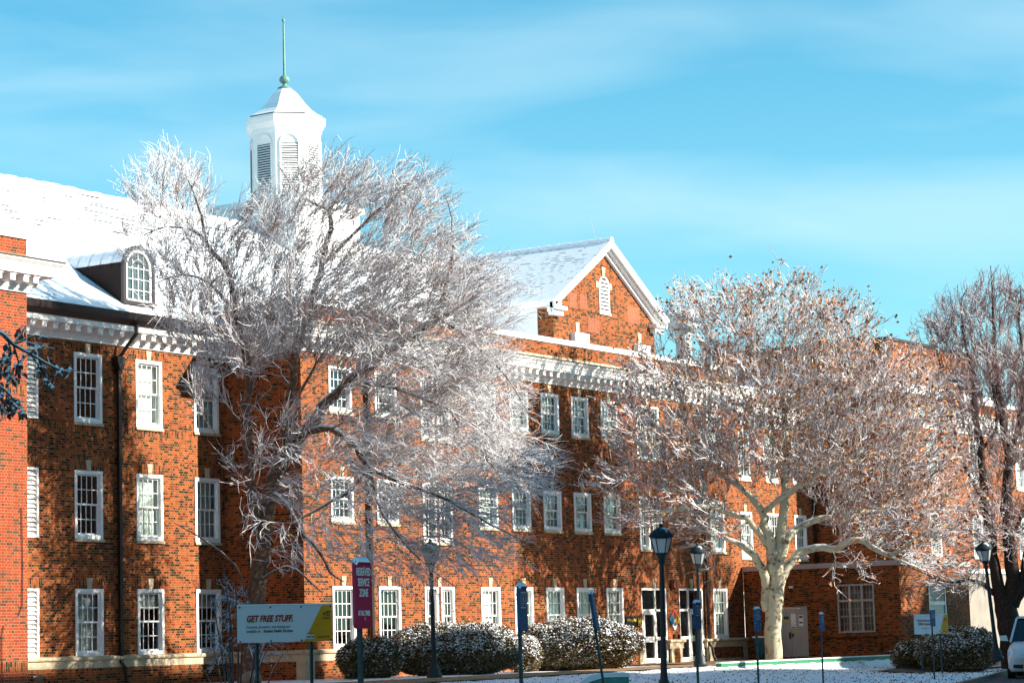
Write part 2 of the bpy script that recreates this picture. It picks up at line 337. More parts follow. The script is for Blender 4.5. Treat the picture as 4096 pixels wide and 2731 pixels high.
def wall(mb, plane, c, u0, u1, z0, z1, holes=(), depth=0.14, inward=1, mi=0, ztop=None):
    us = sorted({u0, u1} | {h[0] for h in holes} | {h[1] for h in holes}); zs = sorted({z0, z1} | {h[2] for h in holes} | {h[3] for h in holes})
    us = [u for u in us if u0 <= u <= u1]; zs = [z for z in zs if z0 <= z <= z1]
    P = (lambda u, d, z: (u, c + d, z)) if plane == 'y' else (lambda u, d, z: (c + d, u, z))
    for i in range(len(us) - 1):
        for j in range(len(zs) - 1):
            um, zm = (us[i] + us[i + 1]) / 2, (zs[j] + zs[j + 1]) / 2
            if any(h[0] < um < h[1] and h[2] < zm < h[3] for h in holes): continue
            q = [P(us[i], 0, zs[j]), P(us[i + 1], 0, zs[j]), P(us[i + 1], 0, zs[j + 1]), P(us[i], 0, zs[j + 1])]
            if plane == 'x': q = q[::-1]
            mb.add(q, [(0, 1, 2, 3)], mi)
    d = depth * inward
    for a, b_, e, g in holes:
        for q in ([(a, 0, e), (a, d, e), (a, d, g), (a, 0, g)], [(b_, 0, e), (b_, 0, g), (b_, d, g), (b_, d, e)],
                  [(a, 0, g), (a, d, g), (b_, d, g), (b_, 0, g)], [(a, 0, e), (b_, 0, e), (b_, d, e), (a, d, e)]):
            mb.add([P(*v) for v in q], [(0, 1, 2, 3)], mi)
def sweep(mb, path, prof, mi=0, closed_prof=True):
    """sweep an (out, z) profile along a plan path with mitred corners; outside is to the right of travel"""
    path = [np.array(p, float) for p in path]; n = len(path); offs = []
    for i in range(n):
        def nrm(a, b): t = (b - a) / np.linalg.norm(b - a); return np.array([t[1], -t[0]])
        if i == 0: o = nrm(path[0], path[1])
        elif i == n - 1: o = nrm(path[-2], path[-1])
        else:
            a, b_ = nrm(path[i - 1], path[i]), nrm(path[i], path[i + 1]); o = (a + b_) / (1 + a @ b_)
        offs.append(o)
    m_ = len(prof); vs = []; fs = []
    for p, o in zip(path, offs):
        for u, z in prof: q = p + o * u; vs.append((q[0], q[1], z))
    for i in range(n - 1):
        for j in range(m_ if closed_prof else m_ - 1):
            a, b_ = i * m_ + j, i * m_ + (j + 1) % m_; fs.append((a, b_, b_ + m_, a + m_))
    fs.append(tuple(range(m_))); fs.append(tuple((n - 1) * m_ + j for j in range(m_ - 1, -1, -1)))
    mb.add(vs, fs, mi)
def text(name, s, mat, parent, M, size, depth=0.003, shear=0.0, bold=0.0, align='LEFT', squeeze=1.0, label=None):
    cu = bpy.data.curves.new(name, 'FONT'); cu.body = s; cu.size = size; cu.extrude = depth; cu.shear = shear; cu.offset = bold; cu.align_x = align; cu.resolution_u = 3
    o = bpy.data.objects.new(name, cu); COL.objects.link(o)
    dg = bpy.context.evaluated_depsgraph_get(); me = bpy.data.meshes.new_from_object(o.evaluated_get(dg))
    bpy.data.objects.remove(o); bpy.data.curves.remove(cu)
    me.transform(Matrix.Scale(squeeze, 4, (1, 0, 0))); me.transform(M); me.materials.clear()
    ob = finish(me, name, mat, parent)
    return ob
def frame_m(origin, right, up=(0, 0, 1)):
    r = Vector(right).normalized(); u = Vector(up).normalized(); n = r.cross(u); u = n.cross(r)
    return Matrix([[r[0], u[0], n[0], origin[0]], [r[1], u[1], n[1], origin[1]], [r[2], u[2], n[2], origin[2]], [0, 0, 0, 1]])

# ------------------------------------------------------------------ ground
def GZ(x, y):
    y = np.asarray(y, float); x = np.asarray(x, float)
    z = np.interp(y, [-60, -46, -34, -20, -14, -10, -7, -5, 5], [-1.65, -1.65, -1.6, -1.5, -1.42, -1.25, -1.04, -0.97, -0.97])
    dip = np.clip((x - 76) / 9, 0, 1) * np.clip((-6.95 - y) / 0.02, 0, 1) * np.clip((y + 16) / 4, 0, 1) * np.clip((99 - x) / 3, 0, 1)
    return z - 0.24 * dip
def sheet(name, xs, ys, off, mat, jitter=0.0):
    X, Y = np.meshgrid(xs, ys); Z = GZ(X, Y) + off
    if jitter:
        rs = np.random.RandomState(5); Z = Z + jitter * (rs.rand(*Z.shape) - 0.5)
    V = np.stack([X, Y, Z], -1).reshape(-1, 3); nx, ny = len(xs), len(ys)
    i = np.arange(ny - 1)[:, None] * nx + np.arange(nx - 1)[None, :]
    F = np.stack([i, i + 1, i + nx + 1, i + nx], -1).reshape(-1, 4)
    return big_mesh(name, V, F, mat, None, True)
xs = np.concatenate([[-1500, -200, -20, 0, 20], np.arange(40, 112, 0.35), [114, 130, 300, 1500]])
ys = np.concatenate([[-1500, -200, -70, -50], np.arange(-40, -7.0, 0.35), [-6.96, -6.94, -6, -5, -4, 0, 5, 40, 300, 1500]])
struct(sheet('lawn', xs, ys, 0.0, 'lawn_snow', 0.05))
def poly_sheet(name, poly, off, mat, nsub=24):
    # strip between two polylines with equal counts: poly = (A pts, B pts)
    A, B = [np.array(p, float) for p in poly]
    def res(P):
        d = np.r_[0, np.cumsum(np.linalg.norm(np.diff(P, axis=0), axis=1))]; t = np.linspace(0, d[-1], nsub * 3)
        return np.stack([np.interp(t, d, P[:, 0]), np.interp(t, d, P[:, 1])], -1)
    A, B = res(A), res(B); n = len(A); k = 7; V = []
    for j in range(k):
        q = A + (B - A) * j / (k - 1); V.append(np.c_[q, GZ(q[:, 0], q[:, 1]) + off])
    V = np.concatenate(V); i = np.arange(k - 1)[:, None] * n + np.arange(n - 1)[None, :]
    F = np.stack([i, i + 1, i + n + 1, i + n], -1).reshape(-1, 4)
    return struct(big_mesh(name, V, F, mat, None, True))
poly_sheet('footpath', ([(40, -7.3), (62, -7.3), (70, -6.7), (78, -5.9), (81.5, -6.5)], [(40, -5.6), (62, -5.5), (70, -5.2), (78, -4.2), (81.5, -4.0)]), 0.035, 'sand_path')
poly_sheet('doorway_apron', ([(79.5, -4.1), (81.5, -6.55), (86, -6.8), (91.4, -6.8)], [(79.5, -0.3), (82.5, -0.0), (86, 0.3), (91.4, 0.0)]), 0.045, 'sand_path')
poly_sheet('side_path', ([(84, -10.6), (92, -10.6), (104, -10.8), (118, -11)], [(84, -9.2), (92, -8.2), (104, -8.6), (118, -9)]), 0.05, 'path_dark')
# road below the kerb line
def kerb(x): return -33.7 + 0.31 * (x - 22.7) - 0.6
rx = np.linspace(-10, 130, 60)
A = [(x, kerb(x)) for x in rx]; B = [(x, kerb(x) - 11) for x in rx]
road = poly_sheet('road', (A, B), 0.03, 'asphalt', 40)
struct(sheet('unseen_asphalt', [-200, -60, 0, 20, 40, 44], [-200, -100, -70, -46, -34, -20, -10, 0, 5, 20], 0.02, 'asphalt'))  # unseen asphalt added to cut light bounced off the snow onto shaded walls
kb = MB()
for i in range(len(rx) - 1):
    x0, x1 = rx[i], rx[i + 1]
    v = []
    for x in (x0, x1):
        y = kerb(x)
        z = float(GZ(x, y)); v += [(x, y, z - 0.1), (x, y, z + 0.15), (x, y + 0.16, z + 0.15), (x, y + 0.2, z - 0.1)]
    kb.add(v, [(0, 4, 5, 1), (1, 5, 6, 2), (2, 6, 7, 3)])
struct(kb.build('kerb', 'concrete'))

# ------------------------------------------------------------------ the hall
D = 3.244
ZL = [(-0.03, 2.01), (3.52, 5.60), (7.07, 9.21)]       # tall windows
ZS = [(-0.03, 2.01), (4.10, 5.58), (7.69, 9.21)]       # short middle windows
hall = thing('campus_hall', 'long red brick hall with white cornices, snowy roof, sash windows and a white cupola', 'building', (76.6, 0, -0.95))
HX0, HX1 = 61.7, 91.5
RX, RY = 105.3, -1.73
LX, LY = 46.6, -2.70
wins = []       # (y plane, x0, x1, z0, z1, lights, style)
for r in range(3):
    for c in range(3):
        wins.append((D, 54.66 + 2.777 * c, ZL[r], 1.23, 4, {(0, 2): 'dark', (0, 1): 'dark', (0, 0): 'dim', (1, 0): 'half', (2, 0): 'half'}.get((c, r), 'cloth')))
    for c in range(3):
        wins.append((D, 97.45 + 2.75 * c, ZL[r], 1.23, 4, 'cloth' if (c + r) % 2 else 'dim'))
    for c, x in enumerate([63.15, 65.67, 71.74, 73.90, 76.03, 78.16, 80.32, 88.77]):
        tall = c == 7
        st = 'dark' if (r == 0 and c < 2) or (c < 2 and r > 0) else ('cloth' if (c + r) % 3 else 'cloth')
        wins.append((0.0, x, (ZL if tall else ZS)[r], 1.23, 4, st))
    wins.append((0.0, 68.31, ZL[r], 0.80, 3, 'dark')); wins.append((0.0, 69.28, ZL[r], 0.80, 3, 'dark'))
    if r: wins.append((0.0, 83.00, ZL[r], 0.80, 3, 'dim')); wins.append((0.0, 83.97, ZL[r], 0.80, 3, 'cloth'))
    for x in (107.2, 112.3, 118.3):
        if r: wins.append((RY, x, ZL[r], 1.23, 4, 'dim' if r == 1 else 'cloth'))
doors = [(82.98, 85.00, -0.93, 2.02), (85.98, 88.02, -0.93, 2.02)]
louvers = [(51.88, z) for z in ZL]
mb = MB()
TOP = 11.13
def holes_for(y, x0, x1): return [(w[1], w[1] + w[3], w[2][0], w[2][1]) for w in wins if abs(w[0] - y) < 0.01 and x0 < w[1] < x1]
wall(mb, 'y', D, 46.6, HX0, -1.2, 10.2, holes_for(D, 46, HX0) + [(51.88, 53.11, z[0], z[1]) for z in ZL])
wall(mb, 'x', HX0, 0.0, D, -1.2, TOP)
wall(mb, 'y', 0.0, HX0, HX1, -1.2, TOP, holes_for(0.0, HX0, HX1) + doors)
wall(mb, 'x', HX1, 0.0, D, -1.2, TOP, inward=-1)
wall(mb, 'y', D, HX1, RX, -1.2, TOP, holes_for(D, HX1, RX))
wall(mb, 'x', RX, RY, D, -1.2, TOP)
wall(mb, 'y', RY, RX, 130, -1.2, TOP, holes_for(RY, RX, 130))
mb.add([(44, 30, -1.2), (130, 30, -1.2), (130, 30, 10.4), (44, 30, 10.4)], [(0, 3, 2, 1)])
mb.add([(130, RY, -1.2), (130, 30, -1.2), (130, 30, 11.1), (130, RY, 11.1)], [(0, 1, 2, 3)])
mb.build('brick_wall', 'brick', hall)
mb = MB()
wall(mb, 'y', LY, 30, LX, -1.2, 11.0)
mb.add([(LX, LY, -1.2), (LX, 24, -1.2), (LX, 24, 10.2), (LX, LY, 10.2)], [(0, 1, 2, 3)])
mb.add([(LX, LY, 10.2), (LX, LY + 0.4, 10.2), (LX, LY + 0.4, 11.0), (LX, LY, 11.0)], [(0, 1, 2, 3)])
o = mb.build('pavilion_wall', 'brick_left', hall)
# soldier courses
mb = MB()
mb.box(46.6, HX0 - 0.004, D - 0.006, D + 0.01, 6.80, 7.045); mb.box(HX0 + 0.02, HX1 - 0.02, -0.006, 0.01, 6.80, 7.045); mb.box(HX1 + 0.02, RX - 0.004, D - 0.006, D + 0.01, 6.80, 7.045)
mb.box(30, LX - 0.02, LY - 0.006, LY + 0.01, 6.85, 7.10); mb.box(30, LX - 0.02, LY - 0.006, LY + 0.01, -0.35, -0.10)
mb.build('soldier_course', 'brick_soldier', hall)
# windows
rnd = random.Random(4)
for wi, (Y, x0, (z0, z1), w, nl, st) in enumerate(wins):
    x1 = x0 + w; f = MB(); g = 0.105
    f.box(x0, x0 + g, Y - 0.03, Y + 0.13, z0, z1); f.box(x1 - g, x1, Y - 0.03, Y + 0.13, z0, z1)
    f.box(x0 + g, x1 - g, Y - 0.03, Y + 0.13, z1 - g, z1); f.box(x0 + g, x1 - g, Y - 0.035, Y + 0.13, z0, z0 + 0.13)
    zi0, zi1 = z0 + 0.13, z1 - g; zm = (zi0 + zi1) / 2; xa, xb = x0 + g, x1 - g
    for (a, b_, yy) in ((zm - 0.02, zi1, Y + 0.06), (zi0, zm + 0.02, Y + 0.095)):
        q = 0.05
        f.box(xa, xa + q, yy, yy + 0.033, a, b_); f.box(xb - q, xb, yy, yy + 0.033, a, b_)
        f.box(xa + q, xb - q, yy, yy + 0.033, a, a + q); f.box(xa + q, xb - q, yy, yy + 0.033, b_ - q, b_)
        for k in range(1, nl):
            xx = xa + q + (xb - xa - 2 * q) * k / nl; f.box(xx - 0.012, xx + 0.012, yy + 0.004, yy + 0.026, a + q, b_ - q)
        zz = (a + b_) / 2; f.box(xa + q, xb - q, yy + 0.006, yy + 0.024, zz - 0.012, zz + 0.012)
    win = f.build('window', 'white_clean', hall)
    MB().add([(xa, Y + 0.075, zm), (xb, Y + 0.075, zm), (xb, Y + 0.075, zi1), (xa, Y + 0.075, zi1), (xa, Y + 0.112, zi0), (xb, Y + 0.112, zi0), (xb, Y + 0.112, zm), (xa, Y + 0.112, zm)],
             [(0, 1, 2, 3), (4, 5, 6, 7)]).build('pane', 'pane_glass', win)
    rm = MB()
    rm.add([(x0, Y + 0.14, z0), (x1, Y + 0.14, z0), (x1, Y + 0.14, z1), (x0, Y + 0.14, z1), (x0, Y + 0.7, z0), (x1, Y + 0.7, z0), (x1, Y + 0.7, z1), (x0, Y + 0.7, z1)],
           [(4, 5, 6, 7), (0, 4, 7, 3), (1, 2, 6, 5), (3, 7, 6, 2), (0, 1, 5, 4)]).build('dark_backing', 'room_dark', win)
    if st != 'dark':
        zc = {'cloth': zi0 - 0.02, 'half': zi0 + (zi1 - zi0) * (0.22 if z0 > 1 else 0.72), 'dim': zi0 + (zi1 - zi0) * 0.0}[st]
        yc = 0.22 if st != 'dim' else 0.30
        nn = 29; cm = MB(); vs = []
        for k in range(nn):
            xx = x0 + 0.02 + (w - 0.04) * k / (nn - 1); dy = 0.025 * math.sin(k * 1.35 + wi) * (1 if st == 'cloth' else 0.25)
            vs += [(xx, Y + yc + dy, zc), (xx, Y + yc + dy * 0.7, z1 - 0.02)]
        cm.add(vs, [(2 * k, 2 * k + 2, 2 * k + 3, 2 * k + 1) for k in range(nn - 1)])
        cm.build('curtain' if st != 'half' else 'blind', 'curtain_cloth', win, smooth=True)
    # sill
    if z0 > 0.5: MB().box(x0 - 0.03, x1 + 0.03, Y - 0.075, Y + 0.02, z0 - 0.085, z0 - 0.003).build('sill', 'stone', win)
    # keystone + splayed brick lintel (twins share one, centred)
    twin = w < 1
    if not twin or abs(x0 - 68.31) < .01 or abs(x0 - 83.0) < .01:
        xc = (x0 + x1) / 2 if not twin else x1 + 0.085; hw = w / 2 if not twin else w + 0.085
        h = 0.33 if z1 < 9 else 0.30
        MB().prism([(xc - 0.085, z1 - 0.005), (xc + 0.085, z1 - 0.005), (xc + 0.125, z1 + h), (xc - 0.125, z1 + h)], 'y', Y - 0.035, Y + 0.02).build('keystone', 'stone', win)
        ar = MB()
        for sgn in (-1, 1):
            ar.add([(xc + sgn * 0.08, Y - 0.006, z1 + 0.003), (xc + sgn * (hw + 0.01), Y - 0.006, z1 + 0.003), (xc + sgn * (hw + 0.22), Y - 0.006, z1 + h - 0.01), (xc + sgn * 0.12, Y - 0.006, z1 + h - 0.01)],
                   [(0, 1, 2, 3) if sgn > 0 else (3, 2, 1, 0)])
        ar.build('brick_arch', 'brick_soldier', win)
# louvred openings in the first bay of the left wing
for x0, (z0, z1) in louvers:
    f = MB(); x1 = x0 + 1.23
    f.box(x0, x0 + 0.08, D - 0.03, D + 0.13, z0, z1); f.box(x1 - 0.08, x1, D - 0.03, D + 0.13, z0, z1); f.box(x0, x1, D - 0.028, D + 0.13, z1 - 0.07, z1 + .002); f.box(x0, x1, D - 0.04, D + 0.13, z0 - .002, z0 + 0.06)
    lv = f.build('louvre', 'white_paint', hall); s = MB(); n = 14
    for k in range(n):
        za = z0 + 0.08 + (z1 - z0 - 0.16) * k / n; h = (z1 - z0 - 0.16) / n
        s.add([(x0 + 0.08, D - 0.01, za), (x1 - 0.08, D - 0.01, za), (x1 - 0.08, D + 0.10, za + h * 0.95), (x0 + 0.08, D + 0.10, za + h * 0.95),
               (x0 + 0.08, D - 0.01, za - 0.02), (x1 - 0.08, D - 0.01, za - 0.02)], [(0, 1, 2, 3), (4, 5, 1, 0)])
    s.build('slats', 'white_paint', lv)
    MB().add([(x0, D + 0.135, z0), (x1, D + 0.135, z0), (x1, D + 0.135, z1), (x0, D + 0.135, z1)], [(0, 1, 2, 3)]).build('dark_backing', 'room_dark', lv)
    ar = MB(); ar.add([(x0 + .5, D - 0.006, z1 + 0.003), (x1 + 0.01, D - 0.006, z1 + 0.003), (x1 + 0.21, D - 0.006, z1 + .3), (x0 + .5, D - 0.006, z1 + .3)], [(0, 1, 2, 3)]); ar.build('brick_arch', 'brick_soldier', lv)
# entablature
prof = [(-0.05, 9.56), (0.06, 9.56), (0.06, 9.64), (0.09, 9.66), (0.09, 9.72), (0.13, 9.76), (0.13, 9.97), (0.56, 9.97), (0.56, 10.13), (0.60, 10.15), (0.62, 10.22), (0.72, 10.31), (0.72, 10.345), (-0.05, 10.345)]
prof2 = [(o_, z + 0.10) for o_, z in prof]
def dentils(path, z0, z1, out0, out1, step=0.475, w=0.19, mb=None):
    for a, b_ in zip(path[:-1], path[1:]):
        a, b_ = np.array(a, float), np.array(b_, float); Ln = np.linalg.norm(b_ - a); t = (b_ - a) / Ln; nrm = np.array([t[1], -t[0]]); n = max(1, int(Ln / step)); st = Ln / n
        for k in range(n + 1):
            c = a + t * st * k
            if k in (0, n): c = c + t * (0.12 if k == 0 else -0.12)
            def q(u, o_, z): p = c + t * u + nrm * o_; return (p[0], p[1], z)
            for (o_, za, ww) in ((out1, z1 - 0.05, w / 2 + 0.02), (out1 - 0.03, z0, w / 2)):
                zb = z1 if za == z1 - 0.05 else z1 - 0.05
                mb.add([q(-ww, out0, za), q(ww, out0, za), q(ww, o_, za), q(-ww, o_, za), q(-ww, out0, zb), q(ww, out0, zb), q(ww, o_, zb), q(-ww, o_, zb)],
                       [(0, 1, 2, 3), (7, 6, 5, 4), (3, 2, 6, 7), (0, 3, 7, 4), (1, 5, 6, 2)])
for nm, path, pf, dz in (('cornice', [(46.6, D), (HX0, D)], prof, 0), ('cornice', [(HX0, D), (HX0, 0), (HX1, 0), (HX1, D)], prof, 0), ('cornice', [(HX1, D), (RX, D)], prof, 0),
                         ('cornice', [(RX, D), (RX, RY), (130, RY)], prof, 0), ('cornice', [(30, LY), (LX, LY), (LX, D)], prof, 0)):
    mb = MB(); sweep(mb, path, pf); d = MB(); dentils(path, 9.77, 9.968, 0.10, 0.50, mb=d)
    single = path[0][0] in (46.6, HX0)
    if not single: mb.add(d.v, d.f)
    co = mb.build(nm, 'white_paint', hall)
    if single:
        for k in range(0, len(d.v), 16):
            q = MB(); q.add(d.v[k:k + 16], [f for f in [(0, 1, 2, 3), (7, 6, 5, 4), (3, 2, 6, 7), (0, 3, 7, 4), (1, 5, 6, 2)]] + [tuple(i + 8 for i in f) for f in [(0, 1, 2, 3), (7, 6, 5, 4), (3, 2, 6, 7), (0, 3, 7, 4), (1, 5, 6, 2)]])
            q.build('modillion', 'white_paint', co)
# dark metal edge over the main cornices, gutter on the left wing
for path in ([(HX0, D), (HX0, 0), (HX1, 0), (HX1, D)], [(RX, D), (RX, RY), (130, RY)], [(30, LY), (LX, LY), (LX, D - .7)], [(HX1, D), (RX, D)]):
    mb = MB(); sweep(mb, path, [(-0.05, 10.35), (0.74, 10.35), (0.74, 10.39), (0.0, 10.47), (-0.05, 10.47)]); mb.build('cornice_flashing', 'brown_metal', hall)
mb = MB(); sweep(mb, [(LX + .75, D), (HX0 - .78, D)], [(0.40, 10.02 + .12), (0.60, 10.02 + .12), (0.80, 10.30), (0.84, 10.52), (0.80, 10.52), (0.40, 10.36)]); mb.build('gutter', 'brown_metal', hall)
# parapets: stone base, brick, snow-topped coping
for path, z0, z1 in (([(HX0, D + 4), (HX0, 0), (HX1, 0), (HX1, D + 4)], 10.47, 11.13), ([(RX, D + 4), (RX, RY), (130, RY)], 10.47, 11.13), ([(HX1 + .06, D), (RX - .06, D)], 10.47, 11.13), ([(30, LY), (LX, LY), (LX, LY + 2.5)], 10.40, 11.0)):
    mb = MB(); sweep(mb, path, [(-0.3, z0), (0.05, z0), (0.05, z0 + 0.16), (0.0, z0 + 0.16), (-0.28, z0 + 0.16)], 0); mb.build('parapet_base', 'stone', hall)
    cap = MB(); sweep(cap, path, [(-0.34, z1), (0.05, z1), (0.055, z1 + 0.10), (0.03, z1 + 0.2), (-0.1, z1 + 0.235), (-0.34, z1 + 0.2)], 0); cap.build('parapet_coping', 'white_clean', hall)
mb = MB(); wall(mb, 'x', HX0, D, D + 4, 10.4, TOP); wall(mb, 'x', RX, D, D + 4, 10.4, TOP); mb.build('parapet_wall', 'brick', hall)
# stone ledge and base
led = [(-0.02, -0.37), (0.10, -0.37), (0.10, -0.16), (0.17, -0.13), (0.19, -0.08), (0.16, -0.035), (0.10, -0.025), (-0.02, -0.005)]
mb = MB()
for path in ([(46.6, D), (HX0, D), (HX0, 0), (82.93, 0)], [(85.04, 0.12), (85.04, 0), (85.94, 0), (85.94, 0.12)], [(88.06, 0.12), (88.06, 0), (HX1, 0), (HX1, D), (RX, D)]):
    sweep(mb, path, led)
for x0, x1 in ((HX0 - 0.09, HX0 + 0.35), (82.55, 82.93), (85.04, 85.25), (85.72, 85.94), (88.06, 88.45), (HX1 - 0.35, HX1 + .09)):
    mb.box(x0, x1, -0.10, 0.05, -1.1, -0.368)
mb.box(88.3, HX1, -0.085, 0.05, -1.1, -0.83); mb.box(HX0 - .095, HX0 + .05, -0.08, 0.30, -1.1, -0.369)
mb.build('stone_ledge', 'stone', hall)
mb = MB()
mb.box(46.6, HX0 - 0.1, D - 0.07, D, -1.2, -0.371); mb.box(HX0 - 0.07, HX0 + .02, 0.3, D, -1.2, -0.371)
mb.box(HX0 + .2, 82.6, -0.07, 0.01, -1.2, -0.371); mb.box(85.2, 85.8, -0.08, 0.01, -1.0, -0.371); mb.box(88.4, HX1 - .3, -0.07, 0.01, -0.83, -0.371)
mb.build('brick_base', 'brick', hall)
# entrance doors
def entrance(x0, leaf_left):
    x1 = x0 + 2.02; f = MB(); g = 0.09; xm = x0 + (1.12 if leaf_left else 0.80); z0 = -0.92; z1 = 2.02; ya, yb = 0.03, 0.11
    f.box(x0, x0 + g, ya, yb, z0, z1); f.box(x1 - g, x1, ya, yb, z0, z1); f.box(x0 + g, x1 - g, ya, yb, z1 - g, z1); f.box(x0 + g, x1 - g, ya, yb, 1.10, 1.19)
    f.box(xm - 0.05, xm + 0.05, ya, yb, z0, z1 - g)
    s0, s1 = (xm + 0.05, x1 - g) if leaf_left else (x0 + g, xm - 0.05)
    f.box(s0, s1, ya, yb, z0, -0.74); f.box(s0, s1, ya, yb, -0.02, 0.10)
    fr_ = f.build('doorway', 'white_clean', hall, )
    a, b_ = (x0 + g + .01, xm - 0.06) if leaf_left else (xm + 0.06, x1 - g - .01)
    d = MB(); d.box(a, a + 0.13, 0.015, 0.07, z0 + .02, 1.09); d.box(b_ - 0.13, b_, 0.015, 0.07, z0 + .02, 1.09); d.box(a + 0.13, b_ - 0.13, 0.015, 0.07, 0.97, 1.09)
    d.box(a + 0.13, b_ - 0.13, 0.015, 0.07, -0.10, 0.12); d.box(a + 0.13, b_ - 0.13, 0.015, 0.07, z0 + .02, -0.72)
    dd = d.build('door_leaf', 'white_clean', fr_)
    hx = a + 0.05 if not leaf_left else b_ - 0.10
    MB().box(hx, hx + 0.05, -0.03, 0.014, -0.08, 0.16).box(hx, hx + 0.16, -0.045, -0.03, 0.0, 0.03).build('handle', 'galvanised', fr_)
    MB().add([(x0, 0.085, z0), (x1, 0.085, z0), (x1, 0.085, z1), (x0, 0.085, z1)], [(0, 1, 2, 3)]).build('pane', 'dark_glass', fr_)
    xc = (x0 + x1) / 2
    MB().prism([(xc - 0.10, 2.03), (xc + 0.10, 2.03), (xc + 0.15, 2.38), (xc - 0.15, 2.38)], 'y', -0.035, 0.02).build('keystone', 'stone', fr_)
    ar = MB()
    for sgn in (-1, 1):
        ar.add([(xc + sgn * 0.1, -0.006, 2.03), (xc + sgn * 1.02, -0.006, 2.03), (xc + sgn * 1.18, -0.006, 2.36), (xc + sgn * 0.14, -0.006, 2.36)], [(0, 1, 2, 3) if sgn > 0 else (3, 2, 1, 0)])
    ar.build('brick_arch', 'brick_soldier', fr_)
entrance(82.98, True); entrance(85.98, False)
# downpipes
def downpipe(x, Y, ztop, hopper=True, kick=False, mat='brown_metal', white_foot=False):
    m_ = MB(); y = Y - 0.12
    m_.box(x - 0.06, x + 0.06, y - 0.05, y + 0.05, -0.25, ztop)
    for z in (ztop - 0.05, 6.0, 2.1): m_.box(x - 0.09, x + 0.09, y - 0.075, y + 0.10, z - 0.06, z + 0.06)
    if hopper: m_.prism([(x - 0.17, ztop + 0.42), (x + 0.17, ztop + 0.42), (x + 0.17, ztop + 0.22), (x + 0.07, ztop), (x - 0.07, ztop), (x - 0.17, ztop + 0.22)], 'y', y - 0.12, y + 0.11)
    m_.tube([(x, y, -0.2), (x + 0.03, y - 0.12, -0.38), (x + 0.05, y - 0.15, -0.7), (x + 0.12, y - 0.22, -0.93)], 0.06, 6)
    if kick: m_.tube([(x, y, ztop + 0.35), (x + 0.12, y - 0.25, ztop + 0.75), (x + 0.3, y - 0.5, ztop + 1.15), (x + 0.3, y - 0.5, ztop + 1.55)], 0.065, 6)
    m_.build('downpipe', mat, hall)
downpipe(56.55, D, 8.78, True, True); downpipe(88.12, 0.0, 9.3, False); downpipe(65.15, 0.0, 9.3, False); downpipe(104.9, D, 9.3, False)
# roofs
PITCH_R = (16.66 - 10.45) / (12.24 - 2.7)
def roofz(y): return 10.45 + PITCH_R * (y - 2.7)
mb = MB()
def slab(mb, x0, x1, y0, z0, y1, z1, th=0.14):
    mb.add([(x0, y0, z0), (x1, y0, z0), (x1, y1, z1), (x0, y1, z1), (x0, y0, z0 - th), (x1, y0, z0 - th), (x1, y1, z1 - th), (x0, y1, z1 - th)],
           [(0, 1, 2, 3), (7, 6, 5, 4), (4, 5, 1, 0), (5, 6, 2, 1), (7, 4, 0, 3), (6, 7, 3, 2)])
slab(mb, 28, 88.6, 2.55, 10.40, 12.24, 16.66); slab(mb, 28, 88.6, 21.78, 10.45, 12.24, 16.66)
rf = mb.build('main_roof', 'roof_snow', hall)
rs = random.Random(3); rc = MB()
x = 28.0
while x < 88.4:
    l = 0.42; h = 0.05 + 0.05 * rs.random(); rc.prism([(12.24 - 0.17, 16.58), (12.24 - 0.12, 16.68 + h), (12.24, 16.72 + h), (12.24 + 0.12, 16.68 + h), (12.24 + 0.17, 16.58)], 'x', x, x + l); x += l + 0.012
rc.build('ridge_cap', 'snow', rf)
mb = MB(); mb.box(88.6, 129.9, D + 0.02, 29.9, 10.3, 10.6); mb.box(30, LX - .2, LY + .3, 3, 10.3, 10.52); mb.box(RX + .02, 129.9, RY + .2, D + 0.02, 10.3, 10.62); mb.box(HX0 + .02, HX1 - .02, .2, D, 10.3, 10.55)
mb.build('flat_roof', 'snow', hall)
mb = MB(); x = LX + .7; rs = random.Random(8)
while x < HX0 - .8:          # slush and shingle butts showing along the eave
    l = 0.1 + 0.3 * rs.random(); mb.box(x, x + l, 2.46, 2.58, 10.40, 10.47 + 0.05 * rs.random()); x += l + 0.1 * rs.random()
mb.build('eave_shingles', 'brown_metal', hall)
# dormer
dx0, dx1, dy, dzb = 57.10, 58.52, 3.42, 10.80
dc, drad = (dx0 + dx1) / 2, (dx1 - dx0) / 2; dzc = 12.86 - drad
arc = [(dc + drad * math.cos(a), dzc + drad * math.sin(a)) for a in np.linspace(0, math.pi, 15)]
outl = [(dx1, dzb)] + arc + [(dx0, dzb)]
snowmix('dormer_metal', (0.014, 0.006, 0.005), 0.15, 0.3, 0.12, 4.0)
mb = MB(); n = len(outl)
mb.add([(p[0], dy, p[1]) for p in outl] + [(p[0], 6.7, p[1]) for p in outl], [(i, i + 1, n + i + 1, n + i) for i in range(n - 1)])
for k in range(5):
    yy = 3.9 + 0.5 * k; r2 = drad + 0.02
    a2 = [(dc + r2 * math.cos(a), dzc + r2 * math.sin(a)) for a in np.linspace(0, math.pi, 15)]
    mb.add([(p[0], yy, p[1]) for p in a2] + [(p[0], yy + 0.035, p[1]) for p in a2], [(i, i + 1, 16 + i, 15 + i) for i in range(14)])
dm = mb.build('dormer', 'dormer_metal', hall, smooth=False)
